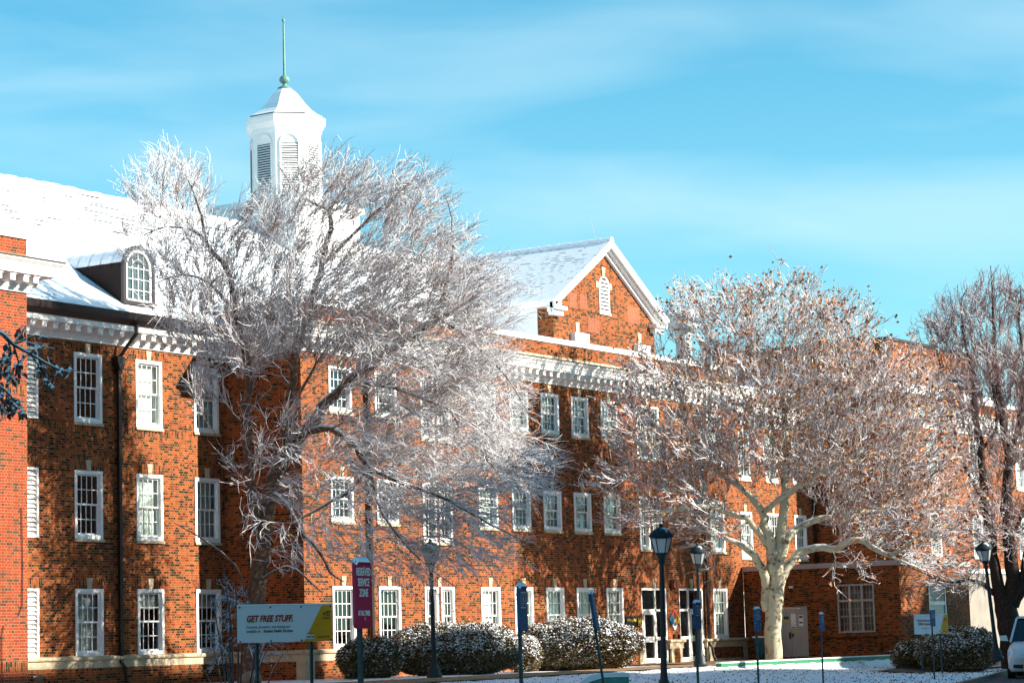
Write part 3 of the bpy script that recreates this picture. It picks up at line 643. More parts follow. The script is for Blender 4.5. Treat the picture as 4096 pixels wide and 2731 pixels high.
def ring_arch(mb, cx, zc, zb, ro, ri_, y0, y1):
    A_ = [(cx + ro, zb)] + [(cx + ro * math.cos(a), zc + ro * math.sin(a)) for a in np.linspace(0, math.pi, 15)] + [(cx - ro, zb)]
    B_ = [(cx + ri_, zb)] + [(cx + ri_ * math.cos(a), zc + ri_ * math.sin(a)) for a in np.linspace(0, math.pi, 15)] + [(cx - ri_, zb)]
    n = len(A_)
    for i in range(n - 1):
        q = [A_[i], A_[i + 1], B_[i + 1], B_[i]]
        mb.add([(p[0], y0, p[1]) for p in q] + [(p[0], y1, p[1]) for p in q], [(0, 1, 2, 3), (7, 6, 5, 4), (0, 4, 5, 1), (2, 6, 7, 3)])
mb = MB(); ring_arch(mb, dc, dzc, dzb, drad + .03, drad - .10, dy - 0.06, dy + 0.05); mb.box(dx0 - .05, dx1 + .05, dy - 0.1, dy + 0.05, 10.95, 11.08); mb.build('dormer_trim', 'brown_metal', dm)
mb = MB(); ring_arch(mb, dc, dzc, 11.10, drad - .10, drad - .19, dy - 0.03, dy + 0.05)
xa, xb = dc - drad + .19, dc + drad - .19
for k in (1, 2, 3): xx = xa + (xb - xa) * k / 4; mb.box(xx - 0.013, xx + 0.013, dy - 0.01, dy + 0.02, 11.1, dzc + math.sqrt(max(0, (drad - .19) ** 2 - (xx - dc) ** 2)))
for z in (11.45, 11.8, 12.15): mb.box(xa, xb, dy - 0.012, dy + 0.018, z - 0.013, z + 0.013)
ring_arch(mb, dc, dzc, dzc, 0.3, 0.275, dy - 0.01, dy + 0.02); mb.box(xa - .05, xb + .05, dy - .03, dy + .04, 11.08, 11.15)
mb.build('dormer_window', 'white_clean', dm)
mb = MB(); mb.add([(p[0], dy + 0.03, p[1]) for p in [(dc + (drad - .12), 11.1)] + [(dc + (drad - .12) * math.cos(a), dzc + (drad - .12) * math.sin(a)) for a in np.linspace(0, math.pi, 15)] + [(dc - (drad - .12), 11.1)]], [tuple(range(16, -1, -1))])
plain('dormer_glass', (0.07, 0.10, 0.10), 0.08, 0.5, 2.0); mb.build('pane', 'dormer_glass', dm)
# barrel vent behind the pavilion parapet
c_ = pt(32, 530, 66.2); mb = MB(); rr = 0.46
mb.prism([(c_[0] + rr, 10.3)] + [(c_[0] + rr * math.cos(a), 10.98 + rr * math.sin(a)) for a in np.linspace(0, math.pi, 13)] + [(c_[0] - rr, 10.3)], 'y', c_[1], c_[1] + 1.6)
mb.build('roof_vent', 'brown_metal', hall)
# gable block over the right of the centre
gx0, gx1, gy, gap = 81.1, 89.1, 2.5, 15.98; gc = 85.1; gs = 0.635
def rake(x, top=gap): return top - gs * abs(x - gc)
mb = MB(); mb.add([(gx0, gy, 10.4), (gx1, gy, 10.4), (gx1, gy, rake(gx1)), (gc, gy, gap), (gx0, gy, rake(gx0))], [(0, 1, 2, 3, 4)])
mb.add([(gx0, gy, 10.4), (gx0, gy + 0.8, 10.4), (gx0, gy + 0.8, rake(gx0)), (gx0, gy, rake(gx0))], [(3, 2, 1, 0)]); mb.add([(gx1, gy, 10.4), (gx1, 10, 10.4), (gx1, 10, rake(gx1)), (gx1, gy, rake(gx1))], [(0, 1, 2, 3)])
gb = mb.build('gable_wall', 'brick', hall)
mb = MB()
for k in range(12):
    za = 10.5 + 0.26 * k
    if za > 13.4: break
    mb.add([(gx0 + 0.0, gy + 0.8, za), (gx0, 12, za), (gx0 - 0.03, 12, za), (gx0 - 0.03, gy + 0.8, za), (gx0, gy + 0.8, za + 0.26), (gx0, 12, za + 0.26)], [(3, 2, 5, 4), (0, 1, 2, 3)])
mb.box(gx0 - .05, gx0 + .02, gy + 0.72, gy + 0.84, 10.4, 13.4); mb.build('siding', 'white_siding', gb)
mb = MB()
for sgn in (-1, 1):
    e = gc + sgn * 4.55; pz = lambda x, t: gap + t - gs * abs(x - gc)
    mb.add([(gc, gy - 0.45, pz(gc, .32)), (e, gy - 0.45, pz(e, .32)), (e, 10, pz(e, .32)), (gc, 10, pz(gc, .32)), (gc, gy - 0.45, pz(gc, .2)), (e, gy - 0.45, pz(e, .2)), (e, 10, pz(e, .2)), (gc, 10, pz(gc, .2))],
           [(0, 1, 2, 3), (7, 6, 5, 4), (4, 5, 1, 0), (5, 6, 2, 1)])
mb.build('gable_roof', 'gable_snow', gb)
mb = MB()
for k in range(17): mb.prism([(gc - .17, gap + .28), (gc - .1, gap + .4), (gc, gap + .43), (gc + .1, gap + .4), (gc + .17, gap + .28)], 'y', gy - .45 + k * .5, gy - .45 + k * .5 + .47)
mb.build('gable_ridge', 'snow', gb)
mb = MB()
for sgn in (-1, 1):
    for (ya, yb, t0, t1, e) in ((gy - 0.42, gy - 0.30, 0.0, .195, 4.5), (gy - 0.30, gy - 0.14, -0.08, .195, 4.45), (gy - 0.14, gy + 0.03, -0.26, .195, 4.4)):
        P_ = [(gc, gap + t0), (gc + sgn * e, gap + t0 - gs * e), (gc + sgn * e, gap + t1 - gs * e), (gc, gap + t1)]
        mb.prism(P_ if sgn > 0 else P_[::-1], 'y', ya, yb)
    # cornice return
    xr = gc + sgn * 4.45; xi = gc + sgn * 3.55
    a, b_ = min(xr, xi), max(xr, xi); zt = rake(xr) + 0.02
    mb.box(a, b_, gy - 0.40, gy, zt - 0.14, zt); mb.box(a + .10, b_ - .10, gy - 0.26, gy, zt - 0.36, zt - 0.14)
mb.box(gx0 - 0.45, gx0, gy - .42, 12, rake(gx0 - .45), rake(gx0 - .45) + .17); mb.build('gable_trim', 'white_clean', gb)
# arched vent in the gable
vx, vw, vz0, vzt = 85.03, 0.80, 13.30, 14.82; vr = vw / 2; vzc = vzt - vr
mb = MB(); ring_arch(mb, vx, vzc, vz0, vr, vr - .07, gy - .05, gy + .02); mb.box(vx - vr - .05, vx + vr + .05, gy - .08, gy + .02, vz0 - .08, vz0)
gv = mb.build('gable_vent', 'white_clean', gb); s = MB(); z = vz0 + .02
while z < vzt - .12:
    hw = (vr - .07) if z < vzc else math.sqrt(max(0.001, (vr - .07) ** 2 - (z - vzc) ** 2)); s.add([(vx - hw, gy - .04, z), (vx + hw, gy - .04, z), (vx + hw, gy - .012, z + .10), (vx - hw, gy - .012, z + .10)], [(0, 1, 2, 3)]); z += .155
s.build('slats', 'white_paint', gv)
mb = MB(); mb.add([(vx - vr + .05, gy - .009, vz0), (vx + vr - .05, gy - .009, vz0), (vx + vr - .05, gy - .009, vzc)] + [(vx + (vr - .05) * math.cos(a), gy - .009, vzc + (vr - .05) * math.sin(a)) for a in np.linspace(0.2, math.pi - .2, 9)] + [(vx - vr + .05, gy - .009, vzc)], [tuple(range(13))]); mb.build('dark_backing', 'room_dark', gv)
mb = MB(); mb.prism([(vx - .1, vzt + .01), (vx + .1, vzt + .01), (vx + .15, vzt + .38), (vx - .15, vzt + .38)], 'y', gy - .04, gy + .01)
mb.box(vx - vr - .22, vx - vr - .0, gy - .035, gy, vzc - .12, vzc + .14); mb.box(vx + vr + .0, vx + vr + .22, gy - .035, gy, vzc - .12, vzc + .14); mb.build('keystone', 'stone', gv)
mb = MB()
for a, b_, c0, c1 in ((82.35, 82.9, 13.3, 13.9), (83.15, 83.7, 13.3, 13.9), (83.7, 84.6, 12.4, 13.0), (86.9, 87.9, 13.1, 13.8)): mb.box(a, b_, gy - .006, gy + .01, c0, c1)
mb.build('bricked_opening', 'brick_patch', gb)
mb = MB(); mb.box(82.35, 83.4, gy - .25, gy, 11.1, 12.26); mb.box(87.3, 88.3, gy - .25, gy, 11.1, 12.2); mb.build('vent_housing', 'white_clean', gb)
mb = MB()
for xc in (82.87, 87.8): mb.prism([(xc - .1, 12.28), (xc + .1, 12.28), (xc + .15, 12.72), (xc - .15, 12.72)], 'y', gy - .035, gy + .01)
mb.build('keystone', 'stone', gb)
mb = MB()
for xc in (82.87, 87.8): mb.add([(xc - .52, gy - .006, 12.28), (xc + .52, gy - .006, 12.28), (xc + .68, gy - .006, 12.66), (xc - .68, gy - .006, 12.66)], [(0, 1, 2, 3)])
mb.build('brick_arch', 'brick_soldier', gb)
MB().tube([(84.4, 2.4, 16.3), (84.05, 2.4, 17.0)], 0.012, 4).build('aerial', 'galvanised', gb)
# attic blocks behind the right pavilion and the round ventilator
mb = MB(); mb.box(RX + .2, 124, 1.7, 14, 10.4, 12.15); mb.box(112.0, 123, 2.2, 12, 12.0, 14.6); mb.build('attic_block', 'brick', hall)
mb = MB(); mb.box(RX + .1, 124.1, 1.6, 14.1, 12.15, 12.4); mb.build('attic_coping', 'snow', hall)
mb = MB(); mb.box(111.9, 123.1, 2.1, 12.1, 14.6, 14.72); mb.build('attic_edge', 'brown_metal', hall)
mb = MB(); c_ = pt(1568, 736, 108)
mb.lathe([(0.35, 10.4), (0.35, c_[2] - 0.4)], c_[:2], 18); mb.lathe([(0.72, c_[2] - .42), (0.74, c_[2] - .36), (0.74, c_[2] + .34), (0.70, c_[2] + .38)], c_[:2], 24)
mb.build('roof_ventilator', 'galvanised', hall, smooth=False)
# cupola
cx, cyy = 76.6, 12.24
oc = math.pi / 8
A2 = 1.365 / math.cos(math.pi / 8)
mb = MB(); mb.lathe([(A2 * 1.06, 17.7), (A2 * 1.06, 17.95), (A2, 18.0), (A2, 20.62), (A2 * 1.03, 20.64), (A2 * 1.03, 20.78), (A2 * 1.06, 20.82), (A2 * 1.14, 20.98), (A2 * 1.15, 21.18), (A2 * 1.14, 21.28), (A2 * 1.0, 21.34)], (cx, cyy), 8, rot=oc)
mb.box(cx - 2.1, cx + 2.1, cyy - 2.1, cyy + 2.1, 14.2, 17.45); mb.box(cx - 2.25, cx + 2.25, cyy - 2.25, cyy + 2.25, 17.45, 17.72)
cu = mb.build('cupola', 'white_clean', hall)
mb = MB(); pr = [(1.07, 21.33), (1.07, 21.37), (0.93, 21.47), (0.76, 21.66), (0.60, 21.92), (0.46, 22.2), (0.34, 22.42), (0.22, 22.58), (0.14, 22.64)]
mb.lathe([(A2 * 1.0 * r, z) for r, z in pr], (cx, cyy), 8, rot=oc)
snowmix('cupola_roof_snow', (0.07, 0.10, 0.10), -0.2, 0.1, 0.2, 2.0); mb.build('cupola_roof', 'cupola_roof_snow', cu)
mb = MB(); mb.lathe([(A2 * 1.085, 21.30), (A2 * 1.085, 21.34)], (cx, cyy), 8, rot=oc); mb.build('roof_edge', 'brown_metal', cu)
mb = MB(); mb.lathe([(0.30, 22.62), (0.28, 22.68), (0.12, 22.74), (0.07, 22.82), (0.12, 22.86), (0.19, 22.91), (0.225, 23.0), (0.19, 23.10), (0.12, 23.16), (0.055, 23.2), (0.05, 24.3), (0.04, 25.3), (0.035, 25.4), (0.07, 25.44), (0.07, 25.5), (0.04, 25.55), (0.012, 25.58), (0.006, 26.0)], (cx, cyy), 12)
mb.build('finial', 'verdigris', cu, smooth=True)
for k in range(8):
    a = math.pi / 4 * k; n_ = np.array([math.cos(a), math.sin(a)]); t_ = np.array([-n_[1], n_[0]])
    if n_ @ np.array([0.78, 0.62]) > 0.4: continue
    fcx, fcy = cx + n_[0] * 1.365, cyy + n_[1] * 1.365
    def W3(u, o_, z): return (fcx + t_[0] * u + n_[0] * o_, fcy + t_[1] * u + n_[1] * o_, z)
    hw = 0.34; mb = MB()
    A_ = [(hw + .06, 18.05)] + [((hw + .06) * math.cos(q), 20.14 + (hw + .06) * math.sin(q)) for q in np.linspace(0, math.pi, 13)] + [(-hw - .06, 18.05)]
    B_ = [(hw, 18.05)] + [(hw * math.cos(q), 20.14 + hw * math.sin(q)) for q in np.linspace(0, math.pi, 13)] + [(-hw, 18.05)]
    for i in range(len(A_) - 1):
        q = [A_[i], A_[i + 1], B_[i + 1], B_[i]]; mb.add([W3(p[0], .05, p[1]) for p in q] + [W3(p[0], 0, p[1]) for p in q], [(0, 1, 2, 3), (2, 6, 7, 3), (0, 4, 5, 1)])
    for j in range(20):
        z = 18.12 + j * 0.10; mb.add([W3(-hw, .045, z), W3(hw, .045, z), W3(hw, .012, z + .06), W3(-hw, .012, z + .06)], [(0, 1, 2, 3)])
    mb.build('louvre', 'white_clean', cu)
    MB().add([W3(-hw, .006, 18.1), W3(hw, .006, 18.1), W3(hw, .006, 20.12), W3(-hw, .006, 20.12)], [(0, 1, 2, 3)]).build('dark_backing', 'room_dark', cu)

# ------------------------------------------------------------------ annex and the building at the far right
annex = thing('annex_building', 'low flat roofed brick annex with white double doors and a six light window', 'building', (97, -4, -0.95))
AX, AY, AZ = 91.485, -7.12, 2.72
mb = MB(); dh = (-2.93, -1.60, -0.86, 1.19); wh = (-5.98, -4.33, 0.05, 2.02)
wall(mb, 'x', AX, AY, -0.02, -1.3, AZ, [dh, wh]); wall(mb, 'y', AY, AX, 98.6, -1.3, AZ, [(94.3, 96.05, -0.2, 2.0)]); mb.add([(98.6, AY, -1.3), (98.6, -1, -1.3), (98.6, -1, AZ), (98.6, AY, AZ)], [(0, 1, 2, 3)])
mb.build('wall', 'brick', annex)
mb = MB(); mb.box(AX + .01, 98.5, AY + .01, -0.02, AZ - .02, AZ + .14)
mb.build('roof', 'snow', annex)
mb = MB(); sweep(mb, [(AX, -0.05), (AX, AY), (98.6, AY)], [(-0.2, AZ), (0.10, AZ), (0.12, AZ + .2), (-.2, AZ + .2)]); mb.build('coping', 'grey_door', annex)
mb = MB(); sweep(mb, [(AX, -3.2), (AX, AY), (98.6, AY)], led[:]); mb.box(AX - .09, AX + .02, -6.2, -3.4, -1.2, -.37); mb.build('ledge', 'brick', annex)
f = MB(); y0, y1 = dh[0], dh[1]
f.box(AX + .02, AX + .10, y0, y0 + .05, -.9, 1.19); f.box(AX + .02, AX + .10, y1 - .05, y1, -.9, 1.19); f.box(AX + .02, AX + .10, y0 + .05, y1 - .05, 1.12, 1.19)
ym = y0 + .05 + (y1 - y0) * .55
dfr = f.build('doorway', 'grey_door', annex)
for a, b_ in ((y0 + .055, ym - .006), (ym + .006, y1 - .055)): MB().box(AX + .04, AX + .09, a, b_, -.9, 1.115).build('door_leaf', 'grey_door', dfr)
MB().box(AX, AX + .04, ym + .03, ym + .1, -.12, .14).box(AX, AX + .04, ym - .1, ym - .04, -.04, .08).build('lock', 'black_paint', dfr)
nb = MB()
nb.box(AX + .03, AX + .038, y0 + .55, y0 + .78, .45, .9)
nb.box(AX + .03, AX + .038, y0 + .22, y0 + .42, .38, .84); nb.box(AX + .03, AX + .038, y0 + .55, y0 + .78, .3, .43)
nb.build('notices', 'sign_white', dfr)
MB().box(AX + .028, AX + .036, ym + .1, ym + .32, .68, .80).build('notice', 'sign_blue', dfr)
MB().box(AX + .028, AX + .036, ym + .1, ym + .32, .60, .67).box(AX + .028, AX + .036, y0 + .5, y0 + .7, .19, .25).build('notice', 'sign_yellow', dfr)
MB().box(AX + .024, AX + .029, y0 + .24, y0 + .4, .72, .8).box(AX + .024, AX + .029, y0 + .24, y0 + .4, .50, .56).box(AX + .024, AX + .029, y0 + .58, y0 + .75, .32, .36).build('print', 'ink_dark', dfr)
MB().box(AX + .02, AX + .15, y0 - .5, y0 - .1, -.45, -.2).build('vent_cover', 'grey_door', annex)
# six-light window
f = MB(); a, b_, z0, z1 = wh; g = .07
f.box(AX - .02, AX + .10, a, a + g, z0, z1); f.box(AX - .02, AX + .10, b_ - g, b_, z0, z1); f.box(AX - .02, AX + .10, a + g, b_ - g, z0, z0 + g); f.box(AX - .02, AX + .10, a + g, b_ - g, z1 - g, z1)
for k in (1, 2): yy = a + (b_ - a) * k / 3; f.box(AX - .015, AX + .1, yy - .05, yy + .05, z0 + g, z1 - g)
f.box(AX - .018, AX + .1, a + g, b_ - g, 1.30, 1.40)
for k in range(3):
    ya = a + .07 + (b_ - a - .07) * k / 3 + .03; yb = ya + .40
    for zz in (.72,): f.box(AX + .03, AX + .08, ya - .02, yb + .02, zz - .02, zz + .02)
    for m2 in (1, 2): yy = ya + (yb - ya) * m2 / 3; f.box(AX + .05, AX + .07, yy - .01, yy + .01, z0 + g, z1 - g)
    for zz in (.42, 1.02, 1.67): f.box(AX + .05, AX + .07, ya - .02, yb + .02, zz - .01, zz + .01)
aw = f.build('window', 'grey_door', annex)
MB().add([(AX + .075, a, z0), (AX + .075, b_, z0), (AX + .075, b_, z1), (AX + .075, a, z1)], [(3, 2, 1, 0)]).build('pane', 'pane_glass', aw)
MB().add([(AX + .5, a - .2, z0), (AX + .5, b_ + .2, z0), (AX + .5, b_ + .2, z1), (AX + .5, a - .2, z1)], [(3, 2, 1, 0)]).build('curtain', 'sand_path', aw)
f = MB(); f.box(94.3, 94.4, AY - .02, AY + .12, -.2, 2.0); f.box(95.95, 96.05, AY - .02, AY + .12, -.2, 2.0); f.box(94.3, 96.05, AY - .01, AY + .12, 1.1, 1.25); f.box(94.4, 95.95, AY + .03, AY + .1, -.2, 1.1)
for k in range(16): f.box(94.42 + k * .096, 94.46 + k * .096, AY + .02, AY + .04, -.2, 1.98)
f.box(94.4, 95.95, AY + .045, AY + .1, 1.25, 2.0); f.build('louvre', 'galvanised', annex)
MB().box(AX - .12, AX, -2.35, -2.2, 1.95, 2.05).box(AX - .3, AX - .1, -2.30, -2.25, 2.0, 2.03).build('door_lamp', 'white_clean', annex)
far = thing('concrete_building', 'pale concrete wall standing beyond the dark tree at the right edge', 'building', (108, -4, -0.95))
mb = MB(); wall(mb, 'y', -4.5, 101.3, 125, -1.3, 2.6); wall(mb, 'x', 101.3, -4.5, RY, -1.3, 2.6); mb.build('wall', 'concrete', far)
MB().box(101.2, 125, -4.6, RY - .01, 2.6, 2.8).build('roof', 'snow', far)
# retaining wall painted green by the drive
rw = MB(); rw.box(76.5, 93.5, -6.93, -6.72, -1.5, -0.90)
for_o = rw.build('retaining_wall', 'green_paint'); tag(for_o, 'low green painted retaining wall running behind the pale trunk', 'retaining wall')
sn = MB(); sn.box(76.5, 93.5, -6.94, -6.70, -0.90, -0.86); attach(sn.build('snow_cap', 'snow'), for_o)

# ------------------------------------------------------------------ things on the wall
pq = thing('name_plaque', 'black plaque with yellow lettering beside the left entrance door', 'sign', (82.2, -0.03, 0.75))
mb = MB(); mb.box(81.65, 82.75, -0.04, -0.012, 0.53, 0.93); mb.box(82.5, 82.84, -0.04, -0.012, 0.53, 0.82); mb.build('board', 'black_paint', pq)
text('lettering', 'McKinley Hall', 'yellow_text', pq, frame_m((81.74, -0.044, 0.72), (1, 0, 0)), 0.155, 0.002, bold=0.004, squeeze=0.82)
mb = MB(); rs = random.Random(1)
for k in range(38): a, c = 82.58 + rs.random() * .2, .56 + rs.random() * .3; mb.box(a, a + .02, -0.0435, -0.04, c, c + .02)
mb.build('dot_pattern', 'yellow_text', pq)
dg_ = thing('hazard_diamond', 'four colour hazard diamond sign on the brick pier between the doors', 'sign', (85.5, -0.05, 0.75))
def dia(cx, cz, r, mat, nm):
    MB().prism([(cx, cz - r), (cx + r, cz), (cx, cz + r), (cx - r, cz)], 'y', -0.035, -0.012).build(nm, mat, dg_)
for dx, dz, mat, ch, inkm in ((0, .22, 'tag_red', '4', 'ink_dark'), (-.22, 0, 'tag_blue', '4', 'ink_dark'), (.22, 0, 'sign_yellow', '3', 'ink_dark'), (0, -.22, 'sign_white', 'W', 'ink_dark')):
    dia(85.5 + dx, 0.78 + dz, .212, mat, 'diamond_face'); text('numeral', ch, inkm, dg_, frame_m((85.5 + dx, -0.038, 0.78 + dz - .075), (1, 0, 0)), 0.23, 0.002, bold=.006, align='CENTER')
bl = thing('wall_bell', 'round red alarm bell on the brick above the hazard diamond', 'alarm bell', (85.4, -0.1, 2.2))
mb = MB(); mb.prism([(85.42 + .17 * math.cos(a), 2.17 + .17 * math.sin(a)) for a in np.linspace(0, 2 * math.pi, 17)[:-1]], 'y', -0.2, -0.04); mb.build('gong', 'bell_red', bl)
MB().prism([(85.42 + .2 * math.cos(a), 2.17 + .2 * math.sin(a)) for a in np.linspace(0, 2 * math.pi, 17)[:-1]], 'y', -0.04, 0.0).build('back_plate', 'black_paint', bl)
for i, x in enumerate((85.35, 85.75)):
    cb = MB(); cb.box(x, x + .12, -0.07, -0.01, .02, .17); tag(cb.build('card_reader', 'black_paint'), ['small black wall box on the door pier, nearer the left door', 'small black wall box on the pier beside the right hand door frame'][i], 'wall box', 'wall boxes on the entrance pier')
# loose cable down the left pavilion
p = [at_y(41, 1400, LY - .03), at_y(48, 1165, LY - .03), at_y(50, 1180, LY - .03), at_y(52, 1300, LY - .03), at_y(51, 1390, LY - .03), at_y(42, 1415, LY - .03), at_y(8, 1437, LY - .03), at_y(4, 1460, LY - .03), at_y(5, 1568, LY - .03)]
cb = MB().tube(p[1:], 0.012, 4).build('wall_cable', 'black_paint'); tag(cb, 'thin dark cable hanging down the bright brick wall at the left edge', 'cable')

# ------------------------------------------------------------------ trees
def norm(v): return v / (np.linalg.norm(v, axis=-1, keepdims=True) + 1e-9)
def blocked(P, ground=-0.9):
    x, y, z = P[:, 0], P[:, 1], P[:, 2]
    b_ = z < ground
    b_ |= (y > D - .35) & (z < np.maximum(10.75, roofz(y) + .25)) & (x < 89.5)
    b_ |= (y > D - .7) & (z > 9.4) & (z < 10.8)
    b_ |= (x > HX0 - .3) & (y > -.35) & (z < 11.5)
    b_ |= (x > HX0 - 1) & (y > -.95) & (z > 9.4) & (z < 11.5)
    b_ |= (x > AX - .3) & (y > AY - .35) & (z < 3.1)
    b_ |= (x > RX - .4) & (y > RY - .9) & (z < 11.5)
    b_ |= (x > 99) & (y > -4.9) & (z < 3)
    b_ |= (x < LX + .4) & (y > LY - .3) & (z < 11.4)
    b_ |= (x > gx0 - .3) & (y > 1.9) & (z < gap + .4 - gs * np.abs(x - gc)) & (x < 90)
    return b_
def catmull(P, step=0.25):
    P = np.array(P, float); out = []
    Q = np.vstack([2 * P[0] - P[1], P, 2 * P[-1] - P[-2]])
    for i in range(1, len(Q) - 2):
        n = max(2, int(np.linalg.norm(Q[i + 1][:3] - Q[i][:3]) / step)); t = np.linspace(0, 1, n, endpoint=False)[:, None]
        out.append(0.5 * ((2 * Q[i]) + (-Q[i - 1] + Q[i + 1]) * t + (2 * Q[i - 1] - 5 * Q[i] + 4 * Q[i + 1] - Q[i + 2]) * t ** 2 + (-Q[i - 1] + 3 * Q[i] - 3 * Q[i + 1] + Q[i + 2]) * t ** 3))
    out.append(P[-1:]); return np.vstack(out)
def bez(P0, P1, P2, n):
    t = np.linspace(0, 1, n)[None, :, None]
    return (1 - t) ** 2 * P0[:, None] + 2 * t * (1 - t) * P1[:, None] + t ** 2 * P2[:, None]
def make_tree(root, seed, limbs, lobes, nA, nB, nC, nS, rb, barkmat, twigmat, tw=0.010, drop=0.0, sweepdir=(0, 0, 0), twl=(0.35, 0.8), leaf=None, chunky=1.0, wob=0.03, sides=3, kink=0.0):
    rs = np.random.RandomState(seed)
    pos = []; dr = []; rad = []; V = []; Fq = []; off = 0
    def push(v, f):
        nonlocal off
        V.append(v); Fq.append(f + off); off += len(v)
    for lm in limbs:
        P = catmull(lm, 0.3); P[1:-1, :3] += rs.randn(len(P) - 2, 3) * wob * np.minimum(1, P[1:-1, 3:4] * 8)
        v, f = tubes(P[None, :, :3], np.maximum(P[None, :, 3], .012), 9)
        push(v, f); T = norm(np.gradient(P[:, :3], axis=0))
        k = P[:, 3] < rb * 0.75
        pos.append(P[k, :3]); dr.append(T[k]); rad.append(P[k, 3])
    pos = np.vstack(pos); dr = np.vstack(dr); rad = np.concatenate(rad)
    wts = np.array([l[0][3] ** 0 * l[1] * l[2] * l[4] for l in lobes], float); wts /= wts.sum()
    def sample(n, shell=1.0):
        out = np.zeros((0, 3)); 
        while len(out) < n:
            k = rs.choice(len(lobes), n * 2, p=wts); u = norm(rs.randn(n * 2, 3)) * rs.rand(n * 2, 1) ** (1 / (2.6 * shell))
            C_ = np.array([[*l[0][:3]] for l in lobes])[k]; S = np.array([[l[1], l[2], l[3]] for l in lobes])[k]
            Pp = C_ + RT * (u[:, 0:1] * S[:, 0:1]) + np.array([0, 0, 1.0]) * (u[:, 1:2] * S[:, 1:2]) + np.array([sy_, cy_, 0]) * (u[:, 2:3] * S[:, 2:3])
            out = np.vstack([out, Pp[~blocked(Pp)]])
        return out[:n]
    base = pos[np.argmin(pos[:, 2])]
    # boughs then branches, each joined to the best place on what has grown so far
    for gen, (n, npt, r0, r1) in enumerate(((nA, 9, 0.055 * chunky, 0.014), (nB, 7, 0.022 * chunky, 0.008))):
        T_ = sample(n); o = np.argsort(np.linalg.norm(T_ - base, axis=1)); T_ = T_[o]; Ps = []; Rs = []
        for t in T_:
            d = t - pos; l = np.linalg.norm(d, axis=1) + 1e-6; c = (d * dr).sum(1) / l
            cost = l * (1.0 + 0.9 * (1 - c)) + (0.0 if gen else 0.0); j = int(np.argmin(cost))
            if l[j] < 0.25 or l[j] > (6.0 if gen == 0 else 3.2): continue
            dd = norm(dr[j] * 0.9 + d[j] / l[j] * 0.7 + np.array([0, 0, 0.25]))
            P = bez(pos[j][None], (pos[j] + dd * l[j] * 0.45)[None], t[None], npt)[0]
            P[1:-1] += rs.randn(npt - 2, 3) * l[j] * (0.022 + kink)
            if blocked(P[2:]).any(): continue
            ra = min(rad[j] * 0.75, max(r1 * 1.3, r0 * min(1.0, l[j] / 2.5))); rr = np.linspace(ra, min(ra, r1), npt)
            Ps.append(P); Rs.append(rr); TT = norm(np.gradient(P, axis=0))
            pos = np.vstack([pos, P[2:]]); dr = np.vstack([dr, TT[2:]]); rad = np.concatenate([rad, rr[2:]])
        v, f = tubes(np.array(Ps), np.array(Rs), 5 if gen == 0 else 4); push(v, f)
    trunk = big_mesh('trunk', np.vstack(V), np.vstack(Fq), barkmat, root, True)
    # twigs
    V = []; Fq = []; off = 0
    kd = KDTree(len(pos))
    for i, p in enumerate(pos): kd.insert(p, i)
    kd.balance()
    T_ = sample(nC, 1.3); out = norm(T_ - (base + np.array([0, 0, 3.0]))); Lt = twl[0] + (twl[1] - twl[0]) * rs.rand(nC, 1)
    dirn = norm(out + np.array([0, 0, -drop]) + np.array(sweepdir)); q = T_ - dirn * Lt * 0.6
    idx = np.array([kd.find(Vector(p))[1] for p in q]); S = pos[idx]; g_ = norm(T_ - S)
    lat = norm(rs.randn(nC, 3))
    dd = norm(dr[idx] * 0.9 + g_ * 0.55 + dirn * 0.45 + 0.45 * lat)
    P1 = S + dd * Lt * 0.5 + 0.02 * rs.randn(nC, 3)
    P2 = S + norm(dd + 0.5 * dirn + 0.2 * rs.randn(nC, 3)) * Lt
    P2[:, 2] -= 0.16 * drop * Lt[:, 0]
    P = bez(S, P1, P2, 6); P[:, 1:-1] += rs.randn(nC, 4, 3) * (0.018 + kink * .5)
    ok = ~blocked(P2); P = P[ok]; nC = len(P)
    rr = np.linspace(tw * 1.3, tw * 0.6, 6)[None, :] * (0.8 + 0.4 * rs.rand(nC, 1))
    v, f = tubes(P, rr, sides); push(v, f)
    # side twigs
    ends = [P[:, -1]]
    k = rs.randint(0, nC, nS); tpos = rs.randint(1, 6, nS); S = P[k, tpos]
    tan = norm(P[k, np.minimum(tpos, 5)] - P[k, tpos - 1])
    d = norm(tan + 0.42 * rs.randn(nS, 3) + np.array([0, 0, 0.08 - drop * .3]) + np.array(sweepdir) * .3); l = (0.15 + 0.33 * rs.rand(nS, 1)) * (twl[1] / 0.9)
    P2 = S + d * l; P1 = S + norm(d + tan) * l * .5 + rs.randn(nS, 3) * .015
    Q = np.stack([S, P1, P2], 1); ok = ~blocked(P2); Q = Q[ok]
    v, f = tubes(Q, np.broadcast_to(np.array([tw, tw * .85, tw * .6]), (len(Q), 3)) * (0.8 + .4 * rs.rand(len(Q), 1)), sides); push(v, f); ends.append(Q[:, 2])
    crown = big_mesh('crown', np.vstack(V), np.vstack(Fq), twigmat, root, True)
    ends = np.vstack(ends)
    if leaf:
        n, size, mat, zmax = leaf
        e = ends[ends[:, 2] < zmax] if zmax else ends
        e = e[rs.randint(0, len(e), n)] + rs.randn(n, 3) * .04
        leaves('foliage', e, size, mat, root, rs)
    return trunk
